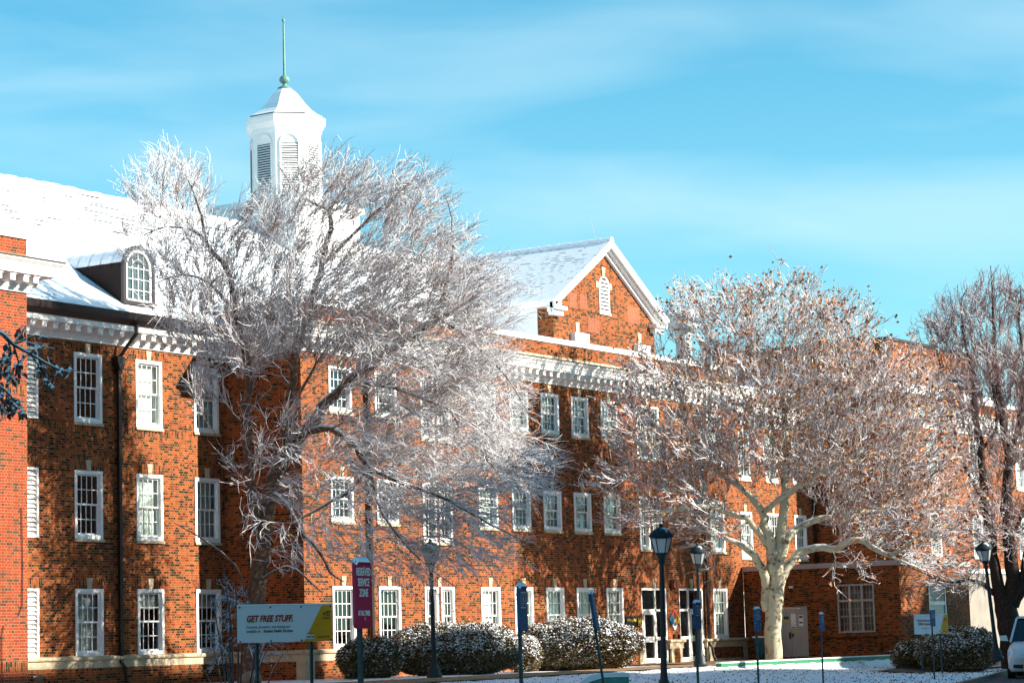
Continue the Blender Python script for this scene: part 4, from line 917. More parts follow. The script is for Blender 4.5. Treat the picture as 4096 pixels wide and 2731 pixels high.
def leaves(name, e, size, mat, root, rs, hang=0.5):
    n = len(e); a = norm(rs.randn(n, 3) * np.array([1, 1, .6]) + np.array([0, 0, -hang])); b_ = norm(np.cross(a, rs.randn(n, 3))); c = np.cross(a, b_)
    s = size * (0.6 + 0.8 * rs.rand(n, 1))
    V = np.stack([e, e + a * s * .5 + b_ * s * .42 + c * s * .12, e + a * s, e + a * s * .5 - b_ * s * .42 + c * s * .12], 1).reshape(-1, 3)
    i = np.arange(n)[:, None] * 4
    F = np.concatenate([i + np.array([[0, 1, 2]]), i + np.array([[0, 2, 3]])])
    return big_mesh(name, V, F, mat, root, False)
def LB(px, py, rx, ry, d, dep=2.4, w=1.0):
    p = pt(px, py, d); k = d * SC
    return ((*p, 1.0), rx * k, ry * k, dep, w)
def LM(d, pts):
    """limb read as (px, py, radius[, distance offset])"""
    out = []
    for q in pts:
        p = pt(q[0], q[1], d + (q[3] if len(q) > 3 else 0)); out.append((*p, q[2]))
    return out
bd = 74.6
birch = thing('birch_tree', 'wide spreading bare birch coated in frost, standing before the left wing', 'tree', pt(575, 1600, bd))
bl_ = [LM(bd, [(574, 1625, .34), (576, 1500, .30), (585, 1400, .28), (600, 1280, .26), (622, 1130, .24), (655, 1050, .22), (700, 990, .19, -.3)]),
       LM(bd, [(700, 990, .19, -.3), (745, 935, .17, -.6), (782, 892, .16, -.8), (865, 830, .15, -1), (944, 773, .14, -1.2), (1001, 725, .10, -1.4), (1030, 630, .06, -1.5), (1042, 560, .035, -1.4)]),
       LM(bd, [(944, 773, .09, -1.2), (1060, 700, .05, -1.4), (1120, 660, .03, -1.3)]),
       LM(bd, [(655, 1050, .16), (672, 900, .13, .2), (680, 797, .12, .1), (706, 725, .10), (739, 611, .09, -.3), (757, 525, .08, -.3), (757, 483, .06)]),
       LM(bd, [(757, 483, .055), (697, 454, .045), (663, 416, .03), (640, 380, .018)]), LM(bd, [(757, 483, .05), (801, 421, .04), (835, 390, .03), (850, 365, .018)]),
       LM(bd, [(697, 454, .04), (712, 405, .028), (700, 370, .016)]),
       LM(bd, [(739, 611, .06), (830, 520, .05, -.5), (880, 470, .035, -.6), (930, 430, .02, -.6)]),
       LM(bd, [(600, 1280, .16), (575, 1100, .14, -.3), (565, 960, .13, -.6), (572, 860, .12, -.8), (544, 720, .10, -1), (525, 630, .085, -1.2), (477, 564, .07, -1.3), (444, 530, .05, -1.3), (382, 521, .03, -1.3), (330, 540, .018, -1.3)]),
       LM(bd, [(477, 564, .05, -1.3), (468, 526, .045, -1.3), (454, 464, .035, -1.3), (430, 411, .022, -1.3), (410, 370, .014, -1.3)]),
       LM(bd, [(544, 720, .05, -1), (480, 650, .04, -1.2), (420, 630, .025, -1.4), (360, 650, .014, -1.5)]),
       LM(bd, [(700, 990, .12, -.3), (760, 985, .12, -1), (801, 1007, .11, -1.4), (845, 1066, .10, -1.8), (900, 1100, .07, -2.2), (1014, 1140, .05, -2.6), (1120, 1200, .03, -2.8), (1200, 1240, .015, -3)]),
       LM(bd, [(845, 1066, .07, -1.8), (812, 1118, .06, -2.1), (745, 1160, .05, -2.3), (690, 1190, .03, -2.5)]),
       LM(bd, [(845, 1066, .06, -1.8), (880, 1180, .04, -2.4), (960, 1280, .025, -2.7), (1050, 1350, .014, -2.9)]),
       LM(bd, [(782, 892, .07, -.8), (840, 880, .06, -1.4), (930, 900, .045, -1.9), (1050, 950, .03, -2.2), (1150, 1020, .016, -2.4)]),
       LM(bd, [(622, 1130, .10), (660, 1160, .08, -.6), (700, 1230, .06, -1), (735, 1268, .05, -1.1), (757, 1312, .035, -1.2), (790, 1335, .015, -1.2)]),
       LM(bd, [(655, 1050, .07), (650, 960, .06, -.8), (690, 900, .05, -1.4), (724, 840, .035, -1.6), (760, 780, .02, -1.7)]),
       LM(bd, [(1001, 725, .05, -1.4), (1080, 780, .04, -2), (1160, 860, .025, -2.2), (1220, 960, .014, -2.3)]),
       LM(bd, [(585, 1400, .06), (540, 1300, .04, -.5), (470, 1240, .025, -.8), (400, 1200, .012, -1)]),
       LM(bd, [(590, 1340, .05), (660, 1300, .04, -.8), (740, 1360, .02, -1.2)])]
bb = 73.4
blob = [(395, 440, 95, 85, 1), (320, 560, 55, 55, .7), (460, 600, 110, 110, 1), (620, 520, 105, 80, 1), (760, 440, 110, 80, 1.1), (930, 460, 105, 75, 1), (960, 590, 130, 100, 1.1), (1080, 680, 120, 100, 1), (760, 690, 220, 150, 1.1), (550, 760, 120, 120, 1),
        (950, 820, 200, 140, 1.1), (1110, 900, 100, 150, 1.1), (1190, 1080, 95, 95, .8), (990, 1060, 190, 150, 1.1), (770, 1050, 160, 140, .55), (600, 1060, 80, 150, .18), (860, 1230, 190, 80, .4), (640, 1240, 100, 90, .16), (420, 740, 70, 70, .8), (1080, 1230, 110, 90, .6), (940, 1320, 130, 40, .2), (470, 900, 50, 60, .5)]
make_tree(birch, 11, bl_, [LB(a, b_, c, d, bb, 2.6 if b_ > 700 else 2.2, w) for a, b_, c, d, w in blob], 160, 2500, 9500, 32000, .30, 'birch_bark', 'birch_twig', tw=.0085, drop=.30, twl=(.45, 1.15), sweepdir=tuple(0.25 * RT + np.array([0, 0, -.05])), leaf=(500, .075, 'birch_leaf', 3.5))
sd_ = 91.0
syc = thing('sycamore_tree', 'pale mottled sycamore holding rusty leaves under snow, by the entrance', 'tree', pt(1776, 1536, sd_))
sl = [LM(sd_, [(1777, 1550, .44), (1776, 1532, .36), (1775, 1490, .33), (1776, 1430, .315), (1778, 1380, .33), (1780, 1345, .345), (1786, 1318, .31)]),
      LM(sd_, [(1763, 1400, .2), (1759, 1363, .19), (1759, 1326, .17, -.2), (1739, 1288, .155, -.3), (1722, 1268, .13, -.4), (1693, 1248, .10, -.6), (1650, 1225, .06, -.8), (1590, 1215, .03, -1)]),
      LM(sd_, [(1780, 1350, .24), (1773, 1320, .21), (1771, 1257, .19, -.2), (1756, 1205, .17, -.2), (1750, 1177, .15), (1725, 1140, .12), (1682, 1106, .10), (1633, 1071, .09, .2), (1603, 1049, .075), (1559, 1014, .06), (1493, 970, .04), (1436, 935, .02)]),
      LM(sd_, [(1768, 1260, .13), (1739, 1220, .12, -.4), (1722, 1197, .11, -.6), (1702, 1185, .105, -.7), (1665, 1174, .095, -1), (1607, 1163, .085, -1.2), (1510, 1174, .06, -1.6), (1440, 1150, .035, -1.8), (1380, 1120, .015, -2)]),
      LM(sd_, [(1784, 1330, .26), (1790, 1257, .22), (1796, 1200, .19), (1802, 1140, .17), (1803, 1050, .14), (1803, 950, .11), (1792, 850, .075), (1802, 760, .04), (1795, 670, .018)]),
      LM(sd_, [(1788, 1335, .2), (1822, 1285, .17, .2), (1851, 1262, .15, .3), (1894, 1257, .14, .3), (1926, 1259, .13), (1950, 1239, .12), (1987, 1244, .11), (2035, 1274, .09, -.3), (2072, 1262, .065, -.5), (2104, 1235, .04, -.6), (2170, 1215, .018, -.6)]),
      LM(sd_, [(1790, 1290, .2), (1805, 1240, .17), (1836, 1207, .14, .4), (1880, 1193, .12, .6), (1950, 1178, .08, .8), (2050, 1170, .045, 1), (2150, 1140, .02, 1)]),
      LM(sd_, [(1750, 1177, .12), (1800, 1140, .11, -.3), (1862, 1097, .10, -.6), (1950, 1055, .07, -.8), (2050, 1030, .045, -.8), (2140, 980, .02, -.8)]),
      LM(sd_, [(1803, 1050, .09), (1740, 960, .07), (1690, 880, .055), (1640, 790, .04), (1600, 700, .018)]), LM(sd_, [(1690, 880, .045), (1600, 830, .03), (1530, 760, .014)]),
      LM(sd_, [(1803, 950, .07), (1860, 860, .055), (1895, 770, .035), (1910, 690, .014)]), LM(sd_, [(1803, 1000, .07), (1900, 930, .06), (1990, 870, .04), (2060, 800, .016)]),
      LM(sd_, [(1603, 1049, .05), (1570, 960, .04), (1545, 880, .025), (1520, 800, .012)]), LM(sd_, [(1722, 1197, .05, -.6), (1640, 1240, .03, -1), (1560, 1260, .014, -1.2)]),
      LM(sd_, [(2035, 1274, .05, -.3), (2100, 1300, .035, -.5), (2170, 1330, .014, -.6)])]
sb = [(1800, 720, 130, 95, 1), (1650, 740, 100, 95, .9), (1560, 700, 50, 60, .5), (1925, 755, 95, 75, .9), (1500, 880, 95, 90, .9), (1700, 900, 170, 110, 1.1), (1900, 900, 150, 110, 1.1), (2040, 850, 95, 80, .9), (2110, 930, 90, 90, .9), (1440, 980, 70, 80, .8),
      (1560, 1040, 140, 90, 1), (1750, 1040, 160, 80, 1), (1950, 1060, 160, 100, 1.1), (2120, 1050, 100, 100, 1), (1400, 1110, 80, 55, .6), (1560, 1160, 120, 60, .9), (2030, 1190, 140, 70, 1), (2170, 1150, 70, 90, .8), (1640, 1220, 80, 40, .5), (2130, 1260, 80, 60, .7), (1450, 1190, 100, 40, .5), (1960, 1310, 90, 30, .25), (1640, 1310, 50, 30, .1)]
make_tree(syc, 23, sl, [LB(a, b_, c, d, sd_, 4.2 if b_ > 760 else 3.4, w) for a, b_, c, d, w in sb], 150, 1900, 7000, 18000, .50, 'sycamore_bark', 'sycamore_twig', tw=.0125, drop=-.05, twl=(.4, .95), leaf=(17000, .115, 'sycamore_leaf', None), kink=.02)
kd_ = 97.0
dk = thing('bare_tree', 'dark barked bare tree with a fan of fine reddish twigs at the right edge', 'tree', pt(2318, 1500, kd_))
dl = [LM(kd_, [(2335, 1530, .62), (2328, 1490, .50), (2318, 1440, .46), (2312, 1400, .44), (2300, 1365, .34)]),
      LM(kd_, [(2305, 1385, .28), (2290, 1330, .24), (2278, 1250, .21), (2262, 1150, .17), (2252, 1040, .14), (2240, 950, .11), (2232, 850, .075), (2215, 780, .045), (2205, 690, .016)]),
      LM(kd_, [(2315, 1400, .34), (2325, 1340, .30), (2318, 1250, .26), (2312, 1150, .22), (2318, 1050, .19), (2300, 950, .15), (2288, 850, .11), (2282, 750, .07), (2280, 680, .04), (2275, 610, .014)]),
      LM(kd_, [(2325, 1390, .28), (2350, 1330, .24), (2375, 1200, .2), (2385, 1050, .15), (2390, 900, .1), (2370, 780, .06), (2350, 680, .02)]),
      LM(kd_, [(2318, 1050, .12), (2345, 950, .10), (2352, 850, .07), (2340, 740, .04), (2345, 660, .015)]),
      LM(kd_, [(2262, 1150, .09), (2220, 1080, .07), (2190, 980, .05), (2165, 860, .03), (2140, 770, .012)]),
      LM(kd_, [(2300, 1375, .11), (2262, 1345, .10), (2225, 1332, .08), (2170, 1335, .05), (2110, 1310, .025), (2060, 1290, .012)]),
      LM(kd_, [(2252, 1040, .08), (2290, 960, .05), (2250, 760, .02)]), LM(kd_, [(2318, 1250, .1), (2350, 1180, .07), (2400, 1100, .03)])]
db = [(2200, 740, 55, 70, .8), (2275, 690, 60, 55, .8), (2345, 720, 60, 60, .8), (2150, 770, 45, 55, .6), (2250, 850, 90, 90, 1), (2350, 880, 80, 100, 1), (2195, 930, 65, 80, .8), (2290, 1020, 80, 90, .8), (2400, 1000, 60, 160, .6), (2290, 1190, 80, 90, .6), (2180, 1330, 90, 40, .5), (2390, 1250, 60, 110, .6), (2230, 1240, 60, 60, .4)]
make_tree(dk, 37, dl, [LB(a, b_, c, d, kd_, 3.6, w) for a, b_, c, d, w in db], 110, 1300, 5200, 13000, .45, 'dark_bark', 'dark_twig', tw=.0100, drop=-.25, twl=(.35, .9))
# near branch reaching in at the left edge
nt_ = thing('overhanging_tree', 'snow laden branches with curled dark leaves reaching in at the left edge', 'tree', pt(-420, 1500, 21))
nd = 21.0
nl_ = [LM(nd, [(-420, 2300, .16), (-410, 1500, .13), (-380, 1000, .10), (-300, 800, .06), (-150, 740, .035), (-20, 750, .022), (30, 790, .017), (70, 812, .014), (100, 830, .012), (130, 845, .008), (160, 855, .005)]),
       LM(nd, [(-150, 740, .03), (-40, 720, .018), (0, 760, .013), (20, 785, .011), (45, 785, .010), (80, 770, .008), (115, 778, .005)]),
       LM(nd, [(-300, 800, .04), (-120, 900, .025), (-20, 880, .014), (10, 895, .012), (30, 915, .010), (45, 940, .006)]),
       LM(nd, [(70, 812, .009), (90, 840, .008), (105, 862, .007), (120, 880, .005)]), LM(nd, [(20, 785, .008), (24, 820, .006), (22, 860, .004)]),
       LM(nd, [(30, 790, .008), (42, 830, .006), (44, 870, .003)]), LM(nd, [(-60, 850, .01), (0, 905, .008), (10, 935, .005), (12, 965, .003)]), LM(nd, [(60, 785, .007), (95, 795, .005), (125, 800, .003)]), LM(nd, [(45, 785, .006), (52, 760, .005), (60, 748, .003)])]
V = []; Fq = []; off = 0; rs = np.random.RandomState(9); tips = []
for lm in nl_:
    P = catmull(lm, .06 if lm[0][3] < .03 else .3); v, f = tubes(P[None, :, :3], P[None, :, 3] * (1.15 if P[0, 3] < .03 else 1), 7); V.append(v); Fq.append(f + off); off += len(v)
    sm = P[P[:, 3] < .016]
    for p in sm[::2]:
        d = norm(rs.randn(3) * np.array([1, 1, .6])); q = p[:3] + d * (.06 + .1 * rs.rand()); v, f = tubes(np.array([[p[:3], (p[:3] + q) / 2 + rs.randn(3) * .006, q]]), np.array([[.005, .004, .003]]), 5); V.append(v); Fq.append(f + off); off += len(v)
big_mesh('trunk', np.vstack(V), np.vstack(Fq), 'near_twig', nt_, True)
lf = MB(); 
for (px, py, n, w, h) in ((10, 820, 26, 22, 45), (22, 850, 24, 14, 30), (44, 840, 16, 8, 28), (48, 762, 9, 7, 8), (95, 845, 22, 12, 14), (112, 878, 20, 12, 14), (128, 848, 6, 6, 8), (140, 855, 6, 6, 8), (158, 852, 3, 3, 6), (20, 915, 22, 14, 14), (32, 935, 26, 14, 14), (8, 930, 18, 10, 22), (85, 800, 7, 8, 8), (48, 948, 10, 6, 6), (0, 870, 16, 14, 30)):
    for k in range(n):
        c = pt(px + rs.randn() * w * .55, py + rs.randn() * h * .55, nd + rs.randn() * .10); s = .045 + .025 * rs.rand()
        a = norm(np.array([rs.randn() * .5, rs.randn() * .5, -1.0])); b_ = norm(np.cross(a, rs.randn(3))); cc = np.cross(a, b_)
        # curled leaf: cupped six-point blade
        pts_ = [c, c + a * s * .4 + b_ * s * .34 + cc * s * .2, c + a * s * .8 + b_ * s * .25 + cc * s * .2, c + a * s * 1.15, c + a * s * .8 - b_ * s * .25 + cc * s * .2, c + a * s * .4 - b_ * s * .34 + cc * s * .2, c + a * s * .5 - cc * s * .05]
        lf.add(pts_, [(0, 1, 6), (1, 2, 6), (2, 3, 6), (3, 4, 6), (4, 5, 6), (5, 0, 6)])
        if rs.rand() < .45:   # snow cap on the leaf
            r_ = s * .38; t = c + np.array([0, 0, .004]); ring = [t + np.array([r_ * math.cos(q) * .9, r_ * math.sin(q) * .9, -.012]) for q in np.linspace(0, 6.283, 7)[:-1]]
            lf.add(ring + [t + np.array([0, 0, r_ * .7])], [(i, (i + 1) % 6, 6) for i in range(6)], 1)
lf.build('foliage', ['near_leaf', 'snow'], nt_, smooth=True)
# bare shrub with many stems in front of the left wing
shd = 52.0
shr = thing('bare_shrub', 'leafless many stemmed shrub dusted with snow, left of the white banner', 'shrub', pt(548, 1690, shd))
rs = np.random.RandomState(21); lims = []
for (ex, ey, bx, w) in ((485, 1365, 535, 1), (512, 1290, 540, 1), (540, 1330, 545, 1), (565, 1370, 548, 1), (598, 1400, 552, 1), (640, 1395, 556, .9), (650, 1500, 560, .8), (500, 1440, 538, .9), (470, 1420, 530, .8), (640, 1440, 560, .8), (528, 1380, 540, .9), (600, 1480, 556, .8), (470, 1540, 528, .7)):
    mx_, my_ = (ex + bx) / 2 + rs.randn() * 6, (ey + 1620) / 2 + 10
    o_ = rs.randn() * .5; lims.append(LM(shd, [(bx, 1700, .028), (bx + (mx_ - bx) * .35, 1640, .024, o_ * .3), (mx_, my_, .019, o_ * .6), ((mx_ + ex) / 2, (my_ + ey) / 2 - 6, .013, o_ * .9), (ex, ey, .005, o_)]))
make_tree(shr, 21, lims, [LB(525, 1400, 42, 80, shd, .6, 1), LB(580, 1440, 60, 60, shd, .6, .7), LB(500, 1500, 35, 55, shd, .6, .6), LB(615, 1480, 45, 60, shd, .6, .5)], 40, 110, 260, 500, .2, 'shrub_stem', 'shrub_stem', tw=.0065, drop=-.2, twl=(.15, .3), chunky=.25, wob=.01)

# ------------------------------------------------------------------ evergreen bushes
def bush(px, py_top, py_base, wpx, d, label, n, seed, depth=1.1, snow=0.5, group='snowy evergreen bushes along the hall'):
    rs = np.random.RandomState(seed); c = pt(px, (py_top + py_base) / 2, d); rx, rz = wpx / 2 * d * SC, (py_base - py_top) / 2 * d * SC
    g0 = float(GZ(c[0], c[1])); c[2] = g0 + rz * .95
    root = thing('evergreen_bush', label, 'bush', (c[0], c[1], g0), group)
    ph = rs.rand(6) * 6.28
    def rad(u):
        a = np.arctan2(u[:, 0], u[:, 2]); b_ = np.arcsin(np.clip(u[:, 1], -1, 1))
        return 1 + .05 * np.sin(3 * a + ph[0]) + .05 * np.sin(5 * b_ + ph[1] + 2 * a) + .035 * np.sin(9 * a + ph[2]) * np.cos(7 * b_ + ph[3]) + .03 * np.sin(15 * a + 11 * b_ + ph[4])
    def boxy(u): e = 2.5; k = (np.abs(u) ** e).sum(1) ** (-1 / e); return u * k[:, None]
    def place(u, s=1.0):
        q = boxy(u) * rad(u)[:, None] * s
        return c + RT * (q[:, 0:1] * rx) + np.array([0, 0, 1.0]) * (q[:, 1:2] * rz) + np.array([sy_, cy_, 0]) * (q[:, 2:3] * depth)
    # near-black solid core added to stop views through the sprays
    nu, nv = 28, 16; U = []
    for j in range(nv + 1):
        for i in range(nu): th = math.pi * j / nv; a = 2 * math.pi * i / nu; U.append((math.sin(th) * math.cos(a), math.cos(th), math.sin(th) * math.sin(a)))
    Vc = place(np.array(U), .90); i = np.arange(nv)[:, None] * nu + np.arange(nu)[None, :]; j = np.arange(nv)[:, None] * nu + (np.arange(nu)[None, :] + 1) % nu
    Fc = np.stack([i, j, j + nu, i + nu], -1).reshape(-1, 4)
    big_mesh('dark_core', Vc, Fc, 'bush_core', root, True)
    u = norm(rs.randn(n, 3)); u[:, 2] = -np.abs(u[:, 2]) * np.where(rs.rand(n) < .8, 1, -1); P = place(u, 1.0) ; out = norm(P - (c - np.array([0, 0, .5 * rz])))
    P = P - out * (.14 * rs.rand(n, 1)) + out * .04 * rs.randn(n, 1)
    ok = P[:, 2] > g0; P = P[ok]; out = out[ok]; u = u[ok]; n = len(P)
    m_ = 5; ax = norm(out[:, None, :] + .55 * rs.randn(n, m_, 3) + np.array([0, 0, .3])); s = (.055 + .045 * rs.rand(n, m_, 1))
    b_ = norm(np.cross(ax, rs.randn(n, m_, 3))); q0 = P[:, None, :] + rs.randn(n, m_, 3) * .02
    Vl = np.stack([q0, q0 + ax * s * .5 + b_ * s * .2, q0 + ax * s, q0 + ax * s * .5 - b_ * s * .2], 2).reshape(-1, 3)
    Fl = np.arange(n * m_ * 4).reshape(-1, 4)
    # snow pats on the sprays, thicker above
    up = np.clip((u[:, 1] + .35) * 1.1, 0.0, 1) * snow * (1 + .6 * np.sin(7 * P[:, 0] + 5 * P[:, 2]) * np.sin(6 * P[:, 1] + 4 * P[:, 2])); k = rs.rand(n) < up + .04
    Q = P[k] + out[k] * (.045 + .03 * rs.rand(k.sum(), 1)); ns = len(Q); r_ = (.012 + .022 * rs.rand(ns, 1)) * (1 + .35 * np.clip(up[k], 0, 1)[:, None])
    off = np.array([[1, 0, 0], [0, 1, 0], [-1, 0, 0], [0, -1, 0], [0, 0, .8], [0, 0, -.5]]); Vs = (Q[:, None, :] + off[None] * (r_ * (.7 + .6 * rs.rand(ns, 1)))[:, None] * np.array([1.25, 1.25, 1])).reshape(-1, 3)
    tri = np.array([[0, 1, 4], [1, 2, 4], [2, 3, 4], [3, 0, 4], [1, 0, 5], [2, 1, 5], [3, 2, 5], [0, 3, 5]]); Fs = (np.arange(ns)[:, None, None] * 6 + tri[None]).reshape(-1, 3)
    fl = np.concatenate([Fl[:, [0, 1, 2]], Fl[:, [0, 2, 3]]]); F = np.concatenate([fl, Fs + len(Vl)])
    big_mesh('foliage', np.vstack([Vl, Vs]), F, ['bush_leaf', 'snow'], root, False, np.r_[np.zeros(len(fl), int), np.ones(len(Fs), int)])
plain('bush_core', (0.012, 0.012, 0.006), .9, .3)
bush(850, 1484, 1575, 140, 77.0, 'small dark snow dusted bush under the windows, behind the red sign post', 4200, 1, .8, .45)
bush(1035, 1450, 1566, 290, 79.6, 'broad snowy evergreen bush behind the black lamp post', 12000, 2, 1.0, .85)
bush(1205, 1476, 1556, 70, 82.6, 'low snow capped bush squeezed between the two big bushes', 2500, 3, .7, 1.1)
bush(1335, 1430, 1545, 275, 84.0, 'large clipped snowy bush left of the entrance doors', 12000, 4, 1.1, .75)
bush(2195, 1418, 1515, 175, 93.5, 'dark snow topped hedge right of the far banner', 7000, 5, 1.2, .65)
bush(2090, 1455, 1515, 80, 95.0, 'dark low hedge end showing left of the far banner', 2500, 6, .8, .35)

# ------------------------------------------------------------------ street lamps
def lamp(px, py_head, py_base, d, label, lean=0.0, src=None):
    b0 = pt(px, py_base, d); h0 = pt(px - lean, py_head, d); g0 = b0[2] if b0[2] > -1.75 else float(GZ(b0[0], b0[1]))
    H = h0[2] - g0; lx, ly = h0[0] - b0[0], h0[1] - b0[1]
    root = thing('street_lamp', label, 'street lamp', (b0[0], b0[1], g0), 'street lamps in front of the hall')
    if src is None:
        m_ = MB(); m_.lathe([(.24, 0), (.24, .12), (.19, .16), (.19, .30), (.14, .36), (.10, .45), (.085, .6), (.07, 1.2), (.06, H - .95), (.058, H - .85)], (0, 0), 14)
        pole = m_.build('pole', 'lamp_dark', None, True)
        m_ = MB(); m_.lathe([(.06, H - .86), (.10, H - .80), (.07, H - .74), (.11, H - .66), (.16, H - .60), (.17, H - .57)], (0, 0), 12); col_ = m_.build('fitter', 'lamp_dark', None, True)
        m_ = MB()
        for k in range(6):
            a = math.pi / 3 * k; c_, s_ = math.cos(a), math.sin(a); m_.tube([(c_ * .165, s_ * .165, H - .57), (c_ * .265, s_ * .265, H - .20)], .014, 4)
        m_.lathe([(.27, H - .21), (.285, H - .20), (.285, H - .17), (.27, H - .165)], (0, 0), 6); cage = m_.build('cage', 'lamp_dark', None)
        m_ = MB(); m_.lathe([(.158, H - .565), (.255, H - .21)], (0, 0), 6); gls = m_.build('lamp_glass', 'lamp_glass', None)
        m_ = MB(); m_.lathe([(.31, H - .17), (.32, H - .155), (.27, H - .10), (.20, H - .03), (.12, H + .03), (.07, H + .05), (.04, H + .07), (.05, H + .10), (.03, H + .14)], (0, 0), 14); cap_ = m_.build('lamp_cap', 'lamp_cap_snow', None, True)
        parts = [pole, col_, cage, gls, cap_]
        for p_ in parts: p_.parent = root
    else:
        parts = []
        for p_ in src: q = p_.copy(); COL.objects.link(q); q.parent = root; parts.append(q)
    root.rotation_euler = (math.atan2(-ly, H), math.atan2(lx, H), 0)
    return parts
snowmix('lamp_cap_snow', (0.008, 0.022, 0.028), 0.75, 0.95, .35, 9.0)
L1 = lamp(1526, 1212, 1600, 60, 'nearest tall black lamp post standing before the left entrance door', 8)
lamp(1609, 1262, 1528, 85, 'smaller black lamp post beside the right entrance door', 7, L1)
lamp(998, 1268, 1556, 75, 'black lamp post in front of the broad bush, its head lost in frosted twigs', 9, L1)
lamp(2291, 1253, 1516, 86, 'leaning lamp post in front of the dark bare tree', 32, L1)

# ------------------------------------------------------------------ signs
def board(px, py0, py1, wfac, d, ang, label, kind, lean=0.0):
    """a flat plate on a post; ang = how far the plate is turned from facing the camera"""
    top = pt(px, py0, d); bot = pt(px, py1, d); h = top[2] - bot[2]; g0 = float(GZ(top[0], top[1]))
    yaw = math.atan2(top[0] - CAM[0], top[1] - CAM[1]) ; phi = yaw - R(ang)
    r = np.array([math.cos(phi), -math.sin(phi), 0]); n_ = np.array([-math.sin(phi), -math.cos(phi), 0])
    w = h * wfac; c = (top + bot) / 2
    root = thing('red_sign' if kind == 'red' else 'parking_sign', label, 'sign', (c[0], c[1], g0), None if kind == 'red' else 'blue accessible parking signs along the kerb')
    tl = np.array([0, 0, 0]) + r * 0; ln = RT * lean * SC * d / max(h, .1)     # sideways lean per metre of height
    def P3(u, v, o_): q = c + r * u + n_ * o_ + np.array([0, 0, v]) + ln * v; return tuple(q)
    def plate(nm, hw, hh, o0, o1, mat, rc=.04, hole=None):
        m_ = MB(); pl = []
        for sx, sz in ((1, 1), (-1, 1), (-1, -1), (1, -1)):
            a0 = {(1, 1): 0, (-1, 1): 90, (-1, -1): 180, (1, -1): 270}[(sx, sz)]
            for k in range(4): a = R(a0 + 30 * k); pl.append((sx * (hw - rc) + rc * math.cos(a), sz * (hh - rc) + rc * math.sin(a)))
        n = len(pl); m_.add([P3(u, v, o1) for u, v in pl] + [P3(u, v, o0) for u, v in pl], [tuple(range(n)), tuple(range(2 * n - 1, n - 1, -1))] + [(i, (i + 1) % n, n + (i + 1) % n, n + i) for i in range(n)])
        return m_.build(nm, mat, root)
    zb = g0 - .3 - c[2]
    m_ = MB(); q = [P3(-.022, zb, -.03), P3(.022, zb, -.03), P3(.022, h / 2 - .03, -.03), P3(-.022, h / 2 - .03, -.03), P3(-.022, zb, -.065), P3(.022, zb, -.065), P3(.022, h / 2 - .03, -.065), P3(-.022, h / 2 - .03, -.065)]
    m_.add(q, [(0, 1, 2, 3), (7, 6, 5, 4), (0, 3, 7, 4), (1, 5, 6, 2), (3, 2, 6, 7)]); m_.build('post', 'post_green', root)
    plate('face', w / 2, h / 2, -.03, 0, 'sign_red' if kind == 'red' else 'sign_blue_snowy' if kind == 'snowy' else 'sign_blue', .05)
    m_ = MB(); nn = 9
    for k in range(nn):
        u = -w / 2 + w * k / (nn - 1); e = math.sqrt(max(0, 1 - (2 * k / (nn - 1) - 1) ** 2)); hgt = .008 + .018 * (.35 + e) * (1 + .3 * math.sin(3.7 * k + px))
        z = h / 2 - (.03 if k in (0, nn - 1) else .0)
        m_.add([P3(u, z - .012, -.045), P3(u, z + hgt, -.02), P3(u, z - .02, .018)], [])
    m_.f = []; m_.mi = []
    for k in range(nn - 1):
        a = 3 * k; m_.f += [(a, a + 1, a + 4, a + 3), (a + 1, a + 2, a + 5, a + 4)]; m_.mi += [0, 0]
    m_.build('snow_cap', 'snow', root, smooth=True)
    M = lambda u, v: Matrix(((r[0], ln[0], n_[0], P3(u, v, .003)[0]), (r[1], ln[1], n_[1], P3(u, v, .003)[1]), (0, 1, 0, P3(u, v, .003)[2]), (0, 0, 0, 1)))
    if kind == 'red':
        for s_, v, z in (('RESERVED', .17, .098), ('SERVICE', .075, .098), ('ZONE', -.02, .098), ('AT ALL TIMES', -.19, .062)):
            text('lettering', s_, 'sign_white', root, M(0, v), z, .001, bold=.002, align='CENTER', squeeze=.62 if len(s_) < 10 else .60)
        bo = MB()
        for v in (h / 2 - .07, -h / 2 + .09): bo.add([P3(-.014, v - .014, .012), P3(.014, v - .014, .012), P3(.014, v + .014, .012), P3(-.014, v + .014, .012), P3(-.014, v - .014, 0), P3(.014, v - .014, 0), P3(.014, v + .014, 0), P3(-.014, v + .014, 0)], [(0, 1, 2, 3), (0, 4, 5, 1), (2, 6, 7, 3)])
        bo.build('bolts', 'galvanised', root)
    else:
        m_ = MB(); hw, hh = w * .30, h * .17; cv = h * .17; t = .008 if kind != 'snowy' else .006
        for a, b_, c0, c1 in ((-hw, hw, cv + hh - t, cv + hh), (-hw, hw, cv - hh, cv - hh + t), (-hw, -hw + t, cv - hh, cv + hh), (hw - t, hw, cv - hh, cv + hh)):
            m_.add([P3(a, c0, .002), P3(b_, c0, .002), P3(b_, c1, .002), P3(a, c1, .002)], [(0, 1, 2, 3)])
        # wheelchair emblem: head, back, seat, leg, wheel ring
        def seg(u0, v0, u1, v1, wd=.012):
            dx, dz = u1 - u0, v1 - v0; l = math.hypot(dx, dz); px_, pz_ = -dz / l * wd / 2, dx / l * wd / 2
            m_.add([P3(u0 + px_, v0 + pz_, .0025), P3(u0 - px_, v0 - pz_, .0025), P3(u1 - px_, v1 - pz_, .0025), P3(u1 + px_, v1 + pz_, .0025)], [(0, 1, 2, 3)])
        e = hh * .12; k0 = hh
        m_.add([P3(-k0 * .12 + e * math.cos(q), cv + k0 * .68 + e * math.sin(q), .0025) for q in np.linspace(0, 6.283, 9)[:-1]], [tuple(range(8))])
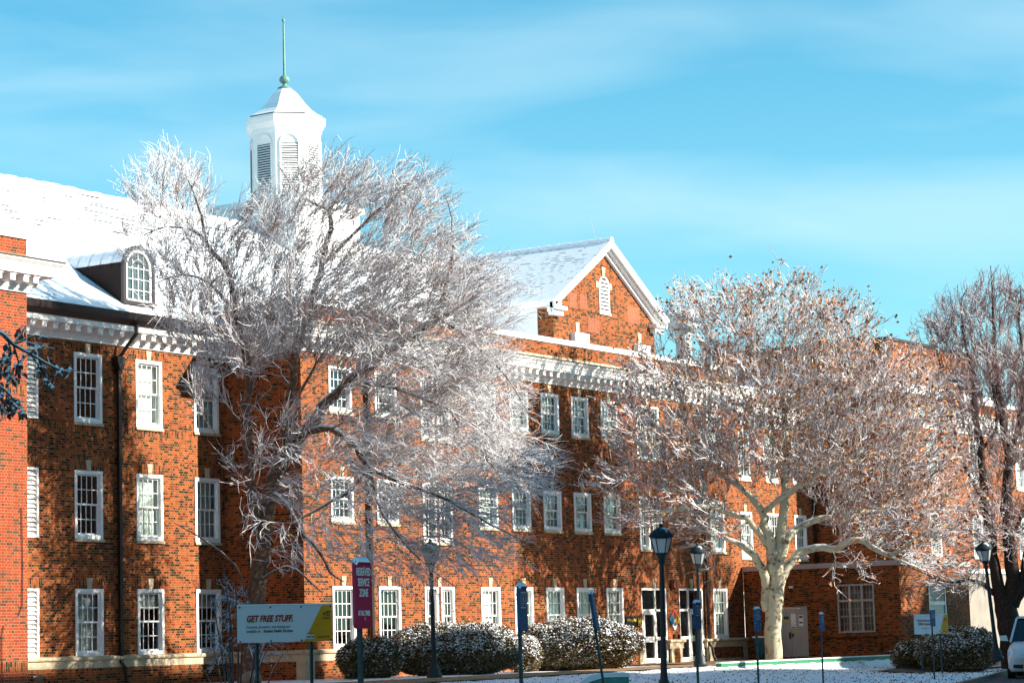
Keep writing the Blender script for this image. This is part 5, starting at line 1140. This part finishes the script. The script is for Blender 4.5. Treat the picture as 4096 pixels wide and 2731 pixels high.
        seg(-k0 * .12, cv + k0 * .5, -k0 * .06, cv, k0 * .14); seg(-k0 * .06, cv + k0 * .02, k0 * .26, cv, k0 * .12); seg(k0 * .24, cv, k0 * .36, cv - k0 * .45, k0 * .12); seg(-k0 * .1, cv + k0 * .28, k0 * .22, cv + k0 * .26, k0 * .09)
        ws = [(-k0 * .02 + k0 * .34 * math.cos(q), cv - k0 * .28 + k0 * .34 * math.sin(q)) for q in np.linspace(R(130), R(360), 12)]
        for A_, B_ in zip(ws[:-1], ws[1:]): seg(*A_, *B_, k0 * .09)
        m_.build('emblem', 'sign_white', root)
    return root
snow_n = plain('sign_blue_snowy', (0.010, 0.085, 0.21), .7, .2, 6.0, dirt=(0.5, 0.62, 0.68))
board(835, 1285, 1443, .50, 22.1, 62, 'tall dark red reserved service zone sign on a green post', 'red')
board(1202, 1342, 1449, .62, 27, 74, 'blue accessible parking sign seen almost edge on, nearest one, before the clipped bush', 'blue')
board(1368, 1358, 1449, .62, 37, 83, 'leaning parking sign turned edge on with a snowy rim, before the clipped bush', 'blue', lean=-11)
board(1603, 1380, 1445, .62, 46, 68, 'blue accessible parking sign in front of the right entrance door', 'blue')
board(1741, 1395, 1449, .62, 54, 66, 'blue parking sign with flecks of snow just left of the pale sycamore trunk', 'snowy')
board(1889, 1407, 1449, .62, 63, 72, 'snow blown parking sign in front of the annex between trunk and six light window', 'snowy')
board(2143, 1398, 1438, .62, 76, 66, 'snow blown parking sign overlapping the far banner', 'snowy')
def banner(px0, px1, py0, py1, d, ang, label, far=False):
    c = pt((px0 + px1) / 2, (py0 + py1) / 2, d); k = SC * d; w_app = (px1 - px0) * k; h = (py1 - py0) * k; w = w_app / math.cos(R(ang)); g0 = float(GZ(c[0], c[1]))
    yaw = math.atan2(c[0] - CAM[0], c[1] - CAM[1]); phi = yaw - R(ang)
    r = np.array([math.cos(phi), -math.sin(phi), 0]); n_ = np.array([-math.sin(phi), -math.cos(phi), 0])
    root = thing('banner_sign', label, 'banner', (c[0], c[1], g0), 'printed banners on twin posts')
    def P3(u, v, o_): return tuple(c + r * u + n_ * o_ + np.array([0, 0, v]))
    for u in (-w * .29, w * .285):
        m_ = MB(); zb = g0 - .2 - c[2]
        q = [P3(u + a, z, o_) for z in (zb, h / 2 - .03) for a, o_ in ((-.025, -.03), (.025, -.03), (.025, -.07), (-.025, -.07))]
        m_.add(q, [(0, 1, 5, 4), (1, 2, 6, 5), (2, 3, 7, 6), (3, 0, 4, 7), (4, 5, 6, 7)]); m_.build('post', 'post_green', root)
    def cloth(nm, poly, o_, mat):
        m_ = MB(); m_.add([P3(u * w / 2, v * h / 2, o_) for u, v in poly], [tuple(range(len(poly)))]); return m_.build(nm, mat, root)
    m_ = MB(); n = 16; rs = np.random.RandomState(int(px0))
    G = []
    for j in range(5):
        for i in range(n + 1): G.append(P3(-w / 2 + w * i / n, -h / 2 + h * j / 4 + (.006 * math.sin(i * 1.3) if j in (0, 4) else 0), .004 * math.sin(i * 1.1 + j)))
    m_.add(G, [(j * (n + 1) + i, j * (n + 1) + i + 1, (j + 1) * (n + 1) + i + 1, (j + 1) * (n + 1) + i) for j in range(4) for i in range(n)]); 
    m_.add([P3(-w / 2, -h / 2, -.02), P3(w / 2, -h / 2, -.02), P3(w / 2, h / 2, -.02), P3(-w / 2, h / 2, -.02)], [(3, 2, 1, 0)])
    m_.build('sheet', 'sign_white', root, smooth=True)
    xl = .38 if not far else .50; xr = .74 if not far else .74
    cloth('yellow_panel', [(xl, -.985), (.99, -.985), (.99, .97), (xr + .04, .97)], .008, 'banner_yellow')
    m_ = MB(); m_.tube([P3(-w / 2, h / 2 + .004, -.01), P3(w / 2, h / 2 + .004, -.01)], .018, 6); m_.build('snow_cap', 'snow', root)
    g = MB()
    for u in (-.96, -.32, .33, .965):
        for v in (-.93, .90): q0 = np.array(P3(u * w / 2, v * h / 2, .010)); g.add([tuple(q0 + r * .018 * math.cos(a) + np.array([0, 0, 1]) * .018 * math.sin(a)) for a in np.linspace(0, 6.283, 9)[:-1]], [tuple(range(8))])
    g.build('eyelets', 'ink_dark', root)
    def T(s_, u, v, size, mat='ink_dark', shear=0., bold=0., sq=.8, align='LEFT'):
        M = frame_m(P3(u * w / 2, v * h / 2, .010), r); text('lettering', s_, mat, root, M, size * h, .0008, shear, bold, align, sq)
    if not far:
        T('GET FREE STUFF.', -.83, .13, .235, 'ink_red', .25, .006, .865)
        T('Vaccines, boosters, and testing are', -.83, -.22, .108, 'ink_dark', 0, 0, .93)
        T('available at', -.83, -.45, .108, 'ink_dark', 0, 0, .93); T('Student Health Services.', -.475, -.45, .108, 'ink_dark', .2, .0016, .90)
        T('WSU', .865, .38, .15, 'ink_dark', .2, .002, .72, 'CENTER'); T('WICHITA STATE', .865, .245, .045, 'ink_dark', 0, 0, .9, 'CENTER'); T('UNIVERSITY', .865, .185, .045, 'ink_dark', 0, 0, .9, 'CENTER')
        em = MB()
        for k in range(4): em.tube([P3((.86 + .02 * k) * w / 2, (.60 + .0 * k) * h / 2, .011), P3((.90 + .02 * k) * w / 2, (.64) * h / 2, .011)], .005, 4)
        em.tube([P3(.80 * w / 2, .50 * h / 2, .011), P3(.86 * w / 2, .60 * h / 2, .011), P3(.95 * w / 2, .62 * h / 2, .011)], .004, 4)
        em.add([P3(u * w / 2, v * h / 2, .011) for u, v in ((.79, .295), (.94, .295), (.94, .31), (.79, .31))], [(0, 1, 2, 3)]); em.build('wheat_emblem', 'ink_dark', root)
        cloth('label_patch', [(.42, -.86), (.60, -.86), (.60, -.62), (.42, -.62)], .0095, 'sign_white')
        T('SHOCKERS', .43, -.60, .05, 'ink_dark', .2, 0, .9); T('UNITED', .43, -.81, .085, 'ink_dark', .2, .002, .85); T('wichita.edu/COVID', .66, -.80, .062, 'ink_dark', 0, .0006, .85)
    else:
        T('Are you current on your', -.82, .32, .175, 'ink_red', .2, .003, .66); T('COVID-19 vaccines?', -.80, -.06, .175, 'ink_red', .2, .003, .70)
        T('Find out with a booster calculator', -.60, -.42, .075, 'ink_grey', 0, 0, .8)
        T('WSU', .84, .42, .15, 'ink_dark', .2, .002, .6, 'CENTER'); T('WICHITA STATE', .84, .28, .05, 'ink_dark', 0, 0, .6, 'CENTER')
        cloth('label_patch', [(.45, -.80), (.62, -.80), (.62, -.62), (.45, -.62)], .0095, 'sign_white'); T('UNITED', .46, -.77, .08, 'ink_dark', .2, .001, .6); T('wichita.edu/COVID', .67, -.78, .06, 'ink_dark', 0, 0, .6)
plain('banner_yellow', (0.85, 0.36, 0.010), .5, .22, .8)
banner(548, 764, 1389, 1473, 43, 33, 'white and yellow banner reading GET FREE STUFF on two green posts')
banner(2101, 2177, 1411, 1455, 86, 52, 'white and yellow banner about vaccines in front of the annex', True)

# ------------------------------------------------------------------ bin, stump, utility box, rocks, car
def rbox(mb, x0, x1, y0, y1, z0, z1, t=0.0, mi=0):
    mb.add([(x0 + t, y0 + t, z0), (x1 - t, y0 + t, z0), (x1 - t, y1 - t, z0), (x0 + t, y1 - t, z0), (x0, y0, z1), (x1, y0, z1), (x1, y1, z1), (x0, y1, z1)], [(0, 3, 2, 1), (4, 5, 6, 7), (0, 1, 5, 4), (1, 2, 6, 5), (2, 3, 7, 6), (3, 0, 4, 7)], mi)
bn = thing('wheeled_bin', 'blue wheeled bin with a snowy lid in the corner beside the annex', 'bin', (91.05, -1.1, -.93))
m_ = MB(); rbox(m_, 90.75, 91.35, -1.4, -.78, -.86, -.05, .07); m_.build('body', 'blue_plastic', bn)
m_ = MB(); rbox(m_, 90.70, 91.40, -1.46, -.74, -.05, .02, .0); m_.build('lid', 'snow', bn)
m_ = MB()
for x in (90.72, 91.33): m_.prism([(-1.3 + .13 * math.cos(a), -.80 + .13 * math.sin(a)) for a in np.linspace(0, 6.283, 13)[:-1]], 'x', x, x + .05)
m_.build('wheels', 'rubber', bn)
m_ = MB().tube([(90.8, -1.5, -.02), (90.8, -1.56, .02), (91.3, -1.56, .02), (91.3, -1.5, -.02)], .02, 6); m_.build('handle', 'black_paint', bn)
sp = pt(78, 1572, 72.0); stp = thing('tree_stump', 'short snow capped stump at the foot of the wall in the left corner', 'stump', (sp[0], sp[1], -1.0))
m_ = MB(); rs = random.Random(2); pf = [(.36, -1.1), (.30, -.85), (.26, -.5), (.26, sp[2] + .22)]; m_.lathe(pf, (sp[0], sp[1]), 14)
m_.v = [(x + .02 * math.sin(9 * y + 3 * z), y + .02 * math.sin(11 * x), z) for x, y, z in m_.v]; m_.build('stump', 'wood_stump', stp)
MB().lathe([(.25, sp[2] + .215), (.27, sp[2] + .25), (.2, sp[2] + .30), (.05, sp[2] + .32)], (sp[0], sp[1]), 14).build('snow_cap', 'snow', stp, smooth=True)
ubd = 50.0; a0 = pt(1333, 1568, ubd); a1 = pt(1445, 1568, ubd); zt = pt(1385, 1547, ubd)[2]; g0 = float(GZ(a0[0], a0[1]))
ub = thing('utility_box', 'teal ground box with a rounded end under a thick cap of snow', 'utility box', ((a0 + a1) / 2)[:2].tolist() + [g0])
e1 = norm((a1 - a0) * np.array([1, 1, 0])); e2 = np.array([-e1[1], e1[0], 0]); wl = np.linalg.norm((a1 - a0)[:2])
pr_ = [(0, g0), (0, zt - .18), (.06, zt - .12), (.16, zt - .06), (.30, zt - .02), (.45, zt), (wl * .96, zt), (wl, zt - .03), (wl, g0)]
def ubx(mb, prf, y0, y1):
    n = len(prf); vs = [tuple(a0 * np.array([1, 1, 0]) + e1 * u + e2 * yy + np.array([0, 0, z])) for yy in (y0, y1) for u, z in prf]
    mb.add(vs, [tuple(range(n)), tuple(range(2 * n - 1, n - 1, -1))] + [(i, n + i, n + i + 1, i + 1) for i in range(n - 1)])
m_ = MB(); ubx(m_, [(u, z - .05 if z > g0 else z) for u, z in pr_], 0, .8); m_.build('cabinet', 'teal_paint', ub)
m_ = MB(); ubx(m_, [(-.03, zt - .30), (-.03, zt - .17)] + [(u, z + .015) for u, z in pr_[2:7]] + [(wl + .03, zt - .02), (wl + .03, zt - .07), (wl * .5, zt - .07), (.45, zt - .08), (.2, zt - .15)], -.03, .84); m_.build('snow_cap', 'snow', ub)
rs = np.random.RandomState(3)
for i, (px, py, s) in enumerate(((577, 1545, .32), (900, 1560, .09), (975, 1563, .08))):
    c = pt(px, py, 72 if i else 66); me = MB(); me.lathe([(s * .9, -s * .5), (s, 0), (s * .8, s * .45), (s * .35, s * .66)], (0, 0), 9)
    me.v = [(c[0] + x * (1 + .2 * math.sin(5 * y + i)), c[1] + y, max(-1.2, c[2] - s * .5) + z * (1 + .15 * math.sin(7 * x))) for x, y, z in me.v]
    tag(me.build('rock', 'rock_snow' if False else 'rock', smooth=True), ['large rounded rock at the foot of the bare shrub', 'small stone on the ground behind the red sign post', 'small stone in front of the broad bush'][i], 'rock')
# parked minivan, nose towards the camera
car = thing('parked_minivan', 'white minivan parked at the kerb, only its front corner showing at the right edge', 'car', pt(2392, 1560, 73)[:2].tolist() + [-1.47])
cb0 = np.array([*car.location]); fwd = norm(np.array([-.955, -.296, 0])); side = np.array([-fwd[1], fwd[0], 0])   # side: towards picture left when negative
def CV(f, s, z): return tuple(cb0 + fwd * f + side * s + np.array([0, 0, z]))
sec = [(0.00, .80, .30, .62), (-.04, .92, .22, .80), (-.25, .98, .20, .92), (-.7, 1.02, .20, 1.02), (-1.15, 1.03, .20, 1.10), (-1.9, 1.03, .20, 1.12), (-4.6, 1.03, .22, 1.14), (-5.2, .98, .3, 1.1)]
m_ = MB(); vs = []
for f_, hw, zb, zt_ in sec:
    for u, v in ((-.92, 0), (-1, .15), (-1, .62), (-.96, .85), (-.82, 1), (.82, 1), (.96, .85), (1, .62), (1, .15), (.92, 0)): vs.append(CV(f_ - .25 * abs(u) ** 3 * (1 if f_ > -.3 else 0), u * hw, zb + v * (zt_ - zb)))
nn = 10; fs = [(j * nn + k, j * nn + (k + 1) % nn, (j + 1) * nn + (k + 1) % nn, (j + 1) * nn + k) for j in range(len(sec) - 1) for k in range(nn)] + [tuple(range(nn - 1, -1, -1)), tuple((len(sec) - 1) * nn + k for k in range(nn))]
m_.add(vs, fs); m_.build('body', 'car_paint', car, smooth=True)
m_ = MB(); gh = [(-1.15, .92, 1.09), (-2.15, .78, 1.80), (-4.7, .76, 1.84), (-5.15, .88, 1.1)]
vs = [CV(f_, s_ * hw, z) for f_, hw, z in gh for s_ in (-1, 1)]
m_.add(vs, [(0, 1, 3, 2), (4, 5, 7, 6), (0, 2, 4, 6), (1, 7, 5, 3)]); m_.build('glasshouse', 'dark_glass', car)
m_ = MB(); vs = [CV(f_, s_ * hw, z) for f_, hw, z in ((-2.1, .80, 1.80), (-2.5, .80, 1.87), (-4.7, .78, 1.88), (-4.95, .80, 1.7)) for s_ in (-1, 1)]; m_.add(vs, [(0, 1, 3, 2), (2, 3, 5, 4), (4, 5, 7, 6)])
for s_ in (-1, 1): m_.tube([CV(-1.1, s_ * .94, 1.09), CV(-2.12, s_ * .80, 1.80), CV(-4.7, s_ * .79, 1.84)], .035, 5)
m_.build('roof', 'car_paint', car)
for s_ in (-1, 1):
    m_ = MB(); c = [CV(-1.35, s_ * 1.04, 1.12), CV(-1.35, s_ * 1.27, 1.14), CV(-1.35, s_ * 1.28, 1.29), CV(-1.35, s_ * 1.08, 1.30), CV(-1.5, s_ * 1.04, 1.12), CV(-1.5, s_ * 1.25, 1.14), CV(-1.5, s_ * 1.26, 1.29), CV(-1.5, s_ * 1.08, 1.30)]
    m_.add(c, [(0, 1, 2, 3), (7, 6, 5, 4), (0, 4, 5, 1), (1, 5, 6, 2), (2, 6, 7, 3), (3, 7, 4, 0)]); m_.build('mirror', 'car_paint', car)
    m_ = MB(); m_.add([CV(-.16 + .02, s_ * .62, .66), CV(-.44 + .02, s_ * .985, .70), CV(-.62 + .02, s_ * 1.0, .86), CV(-.30, s_ * .66, .80), CV(-.2, s_ * .62, .62), CV(-.5, s_ * .95, .66)], [(0, 1, 2, 3), (4, 5, 1, 0)]); m_.build('headlight', 'lamp_glass', car)
    for f_ in (-.95, -4.2):
        m_ = MB(); ring = [CV(f_ + .34 * math.cos(a), s_ * 1.04, .34 + .34 * math.sin(a)) for a in np.linspace(0, 6.283, 19)[:-1]]; ri2 = [CV(f_ + .34 * math.cos(a), s_ * .82, .34 + .34 * math.sin(a)) for a in np.linspace(0, 6.283, 19)[:-1]]
        m_.add(ring + ri2, [tuple(range(18)), tuple(range(35, 17, -1))] + [(i, (i + 1) % 18, 18 + (i + 1) % 18, 18 + i) for i in range(18)]); m_.build('wheel', 'rubber', car)
m_ = MB(); m_.add([CV(.02, -.5, .56), CV(.02, .5, .56), CV(-.06, .55, .74), CV(-.06, -.55, .74)], [(0, 1, 2, 3)]); m_.build('grille', 'chrome', car)
m_ = MB(); m_.add([CV(.03, -.42, .30), CV(.03, .42, .30), CV(.035, .42, .42), CV(.035, -.42, .42)], [(0, 1, 2, 3)])
for s_ in (-1, 1): m_.add([CV(-.02, s_ * .52, .30), CV(-.16, s_ * .82, .32), CV(-.15, s_ * .82, .42), CV(-.01, s_ * .52, .42)], [(0, 1, 2, 3)])
m_.build('intake', 'rubber', car)

# leaf litter and grass tufts sticking out of the snow
rs = np.random.RandomState(77); n = 6500; x = 50 + 62 * rs.rand(n); y = -22 + 15 * rs.rand(n); P = np.c_[x, y, GZ(x, y) + .02]
P = P[y > kerb(x) + .4]
o = leaves('leaf_litter', P, .05, 'leaf_litter', None, rs, -.3); o['label'] = 'brown leaves and grass blades poking through the thin snow'; o['category'] = 'leaf litter'; o['kind'] = 'stuff'

# ------------------------------------------------------------------ block across the street behind the viewer: unseen, its roofline stepped to shade the foreground
bk = thing('opposite_building', 'tall unseen block across the street, behind the viewer, stepped to shade the foreground', 'building', (60, -52, -1.6))
mb = MB()
def sh(u0, u1, w, y=-46.0):
    # wall top so that its shadow plane meets Y=0 at height w
    k = -y * math.tan(R(SUN_AZ)); zt_ = w + (-y) * math.tan(R(SUN_EL)) / math.cos(R(SUN_AZ)); mb.box(u0 + k, u1 + k, y - 10, y, -1.8, zt_)
sh(2, 50, -1.6); sh(50, 59, 1.15); sh(59, 62.5, 1.0); sh(62.5, 64.5, -.9); sh(64.5, 67, -2.2); sh(67, 83.9, -4.9); sh(83.9, 88, -3.4); sh(88, 91.5, -2.6); sh(91.5, 100, -1.2)
mb.build('wall', 'brick_far', bk)
for o in list(bpy.data.objects):
    if '_mw' in o: del o['_mw']
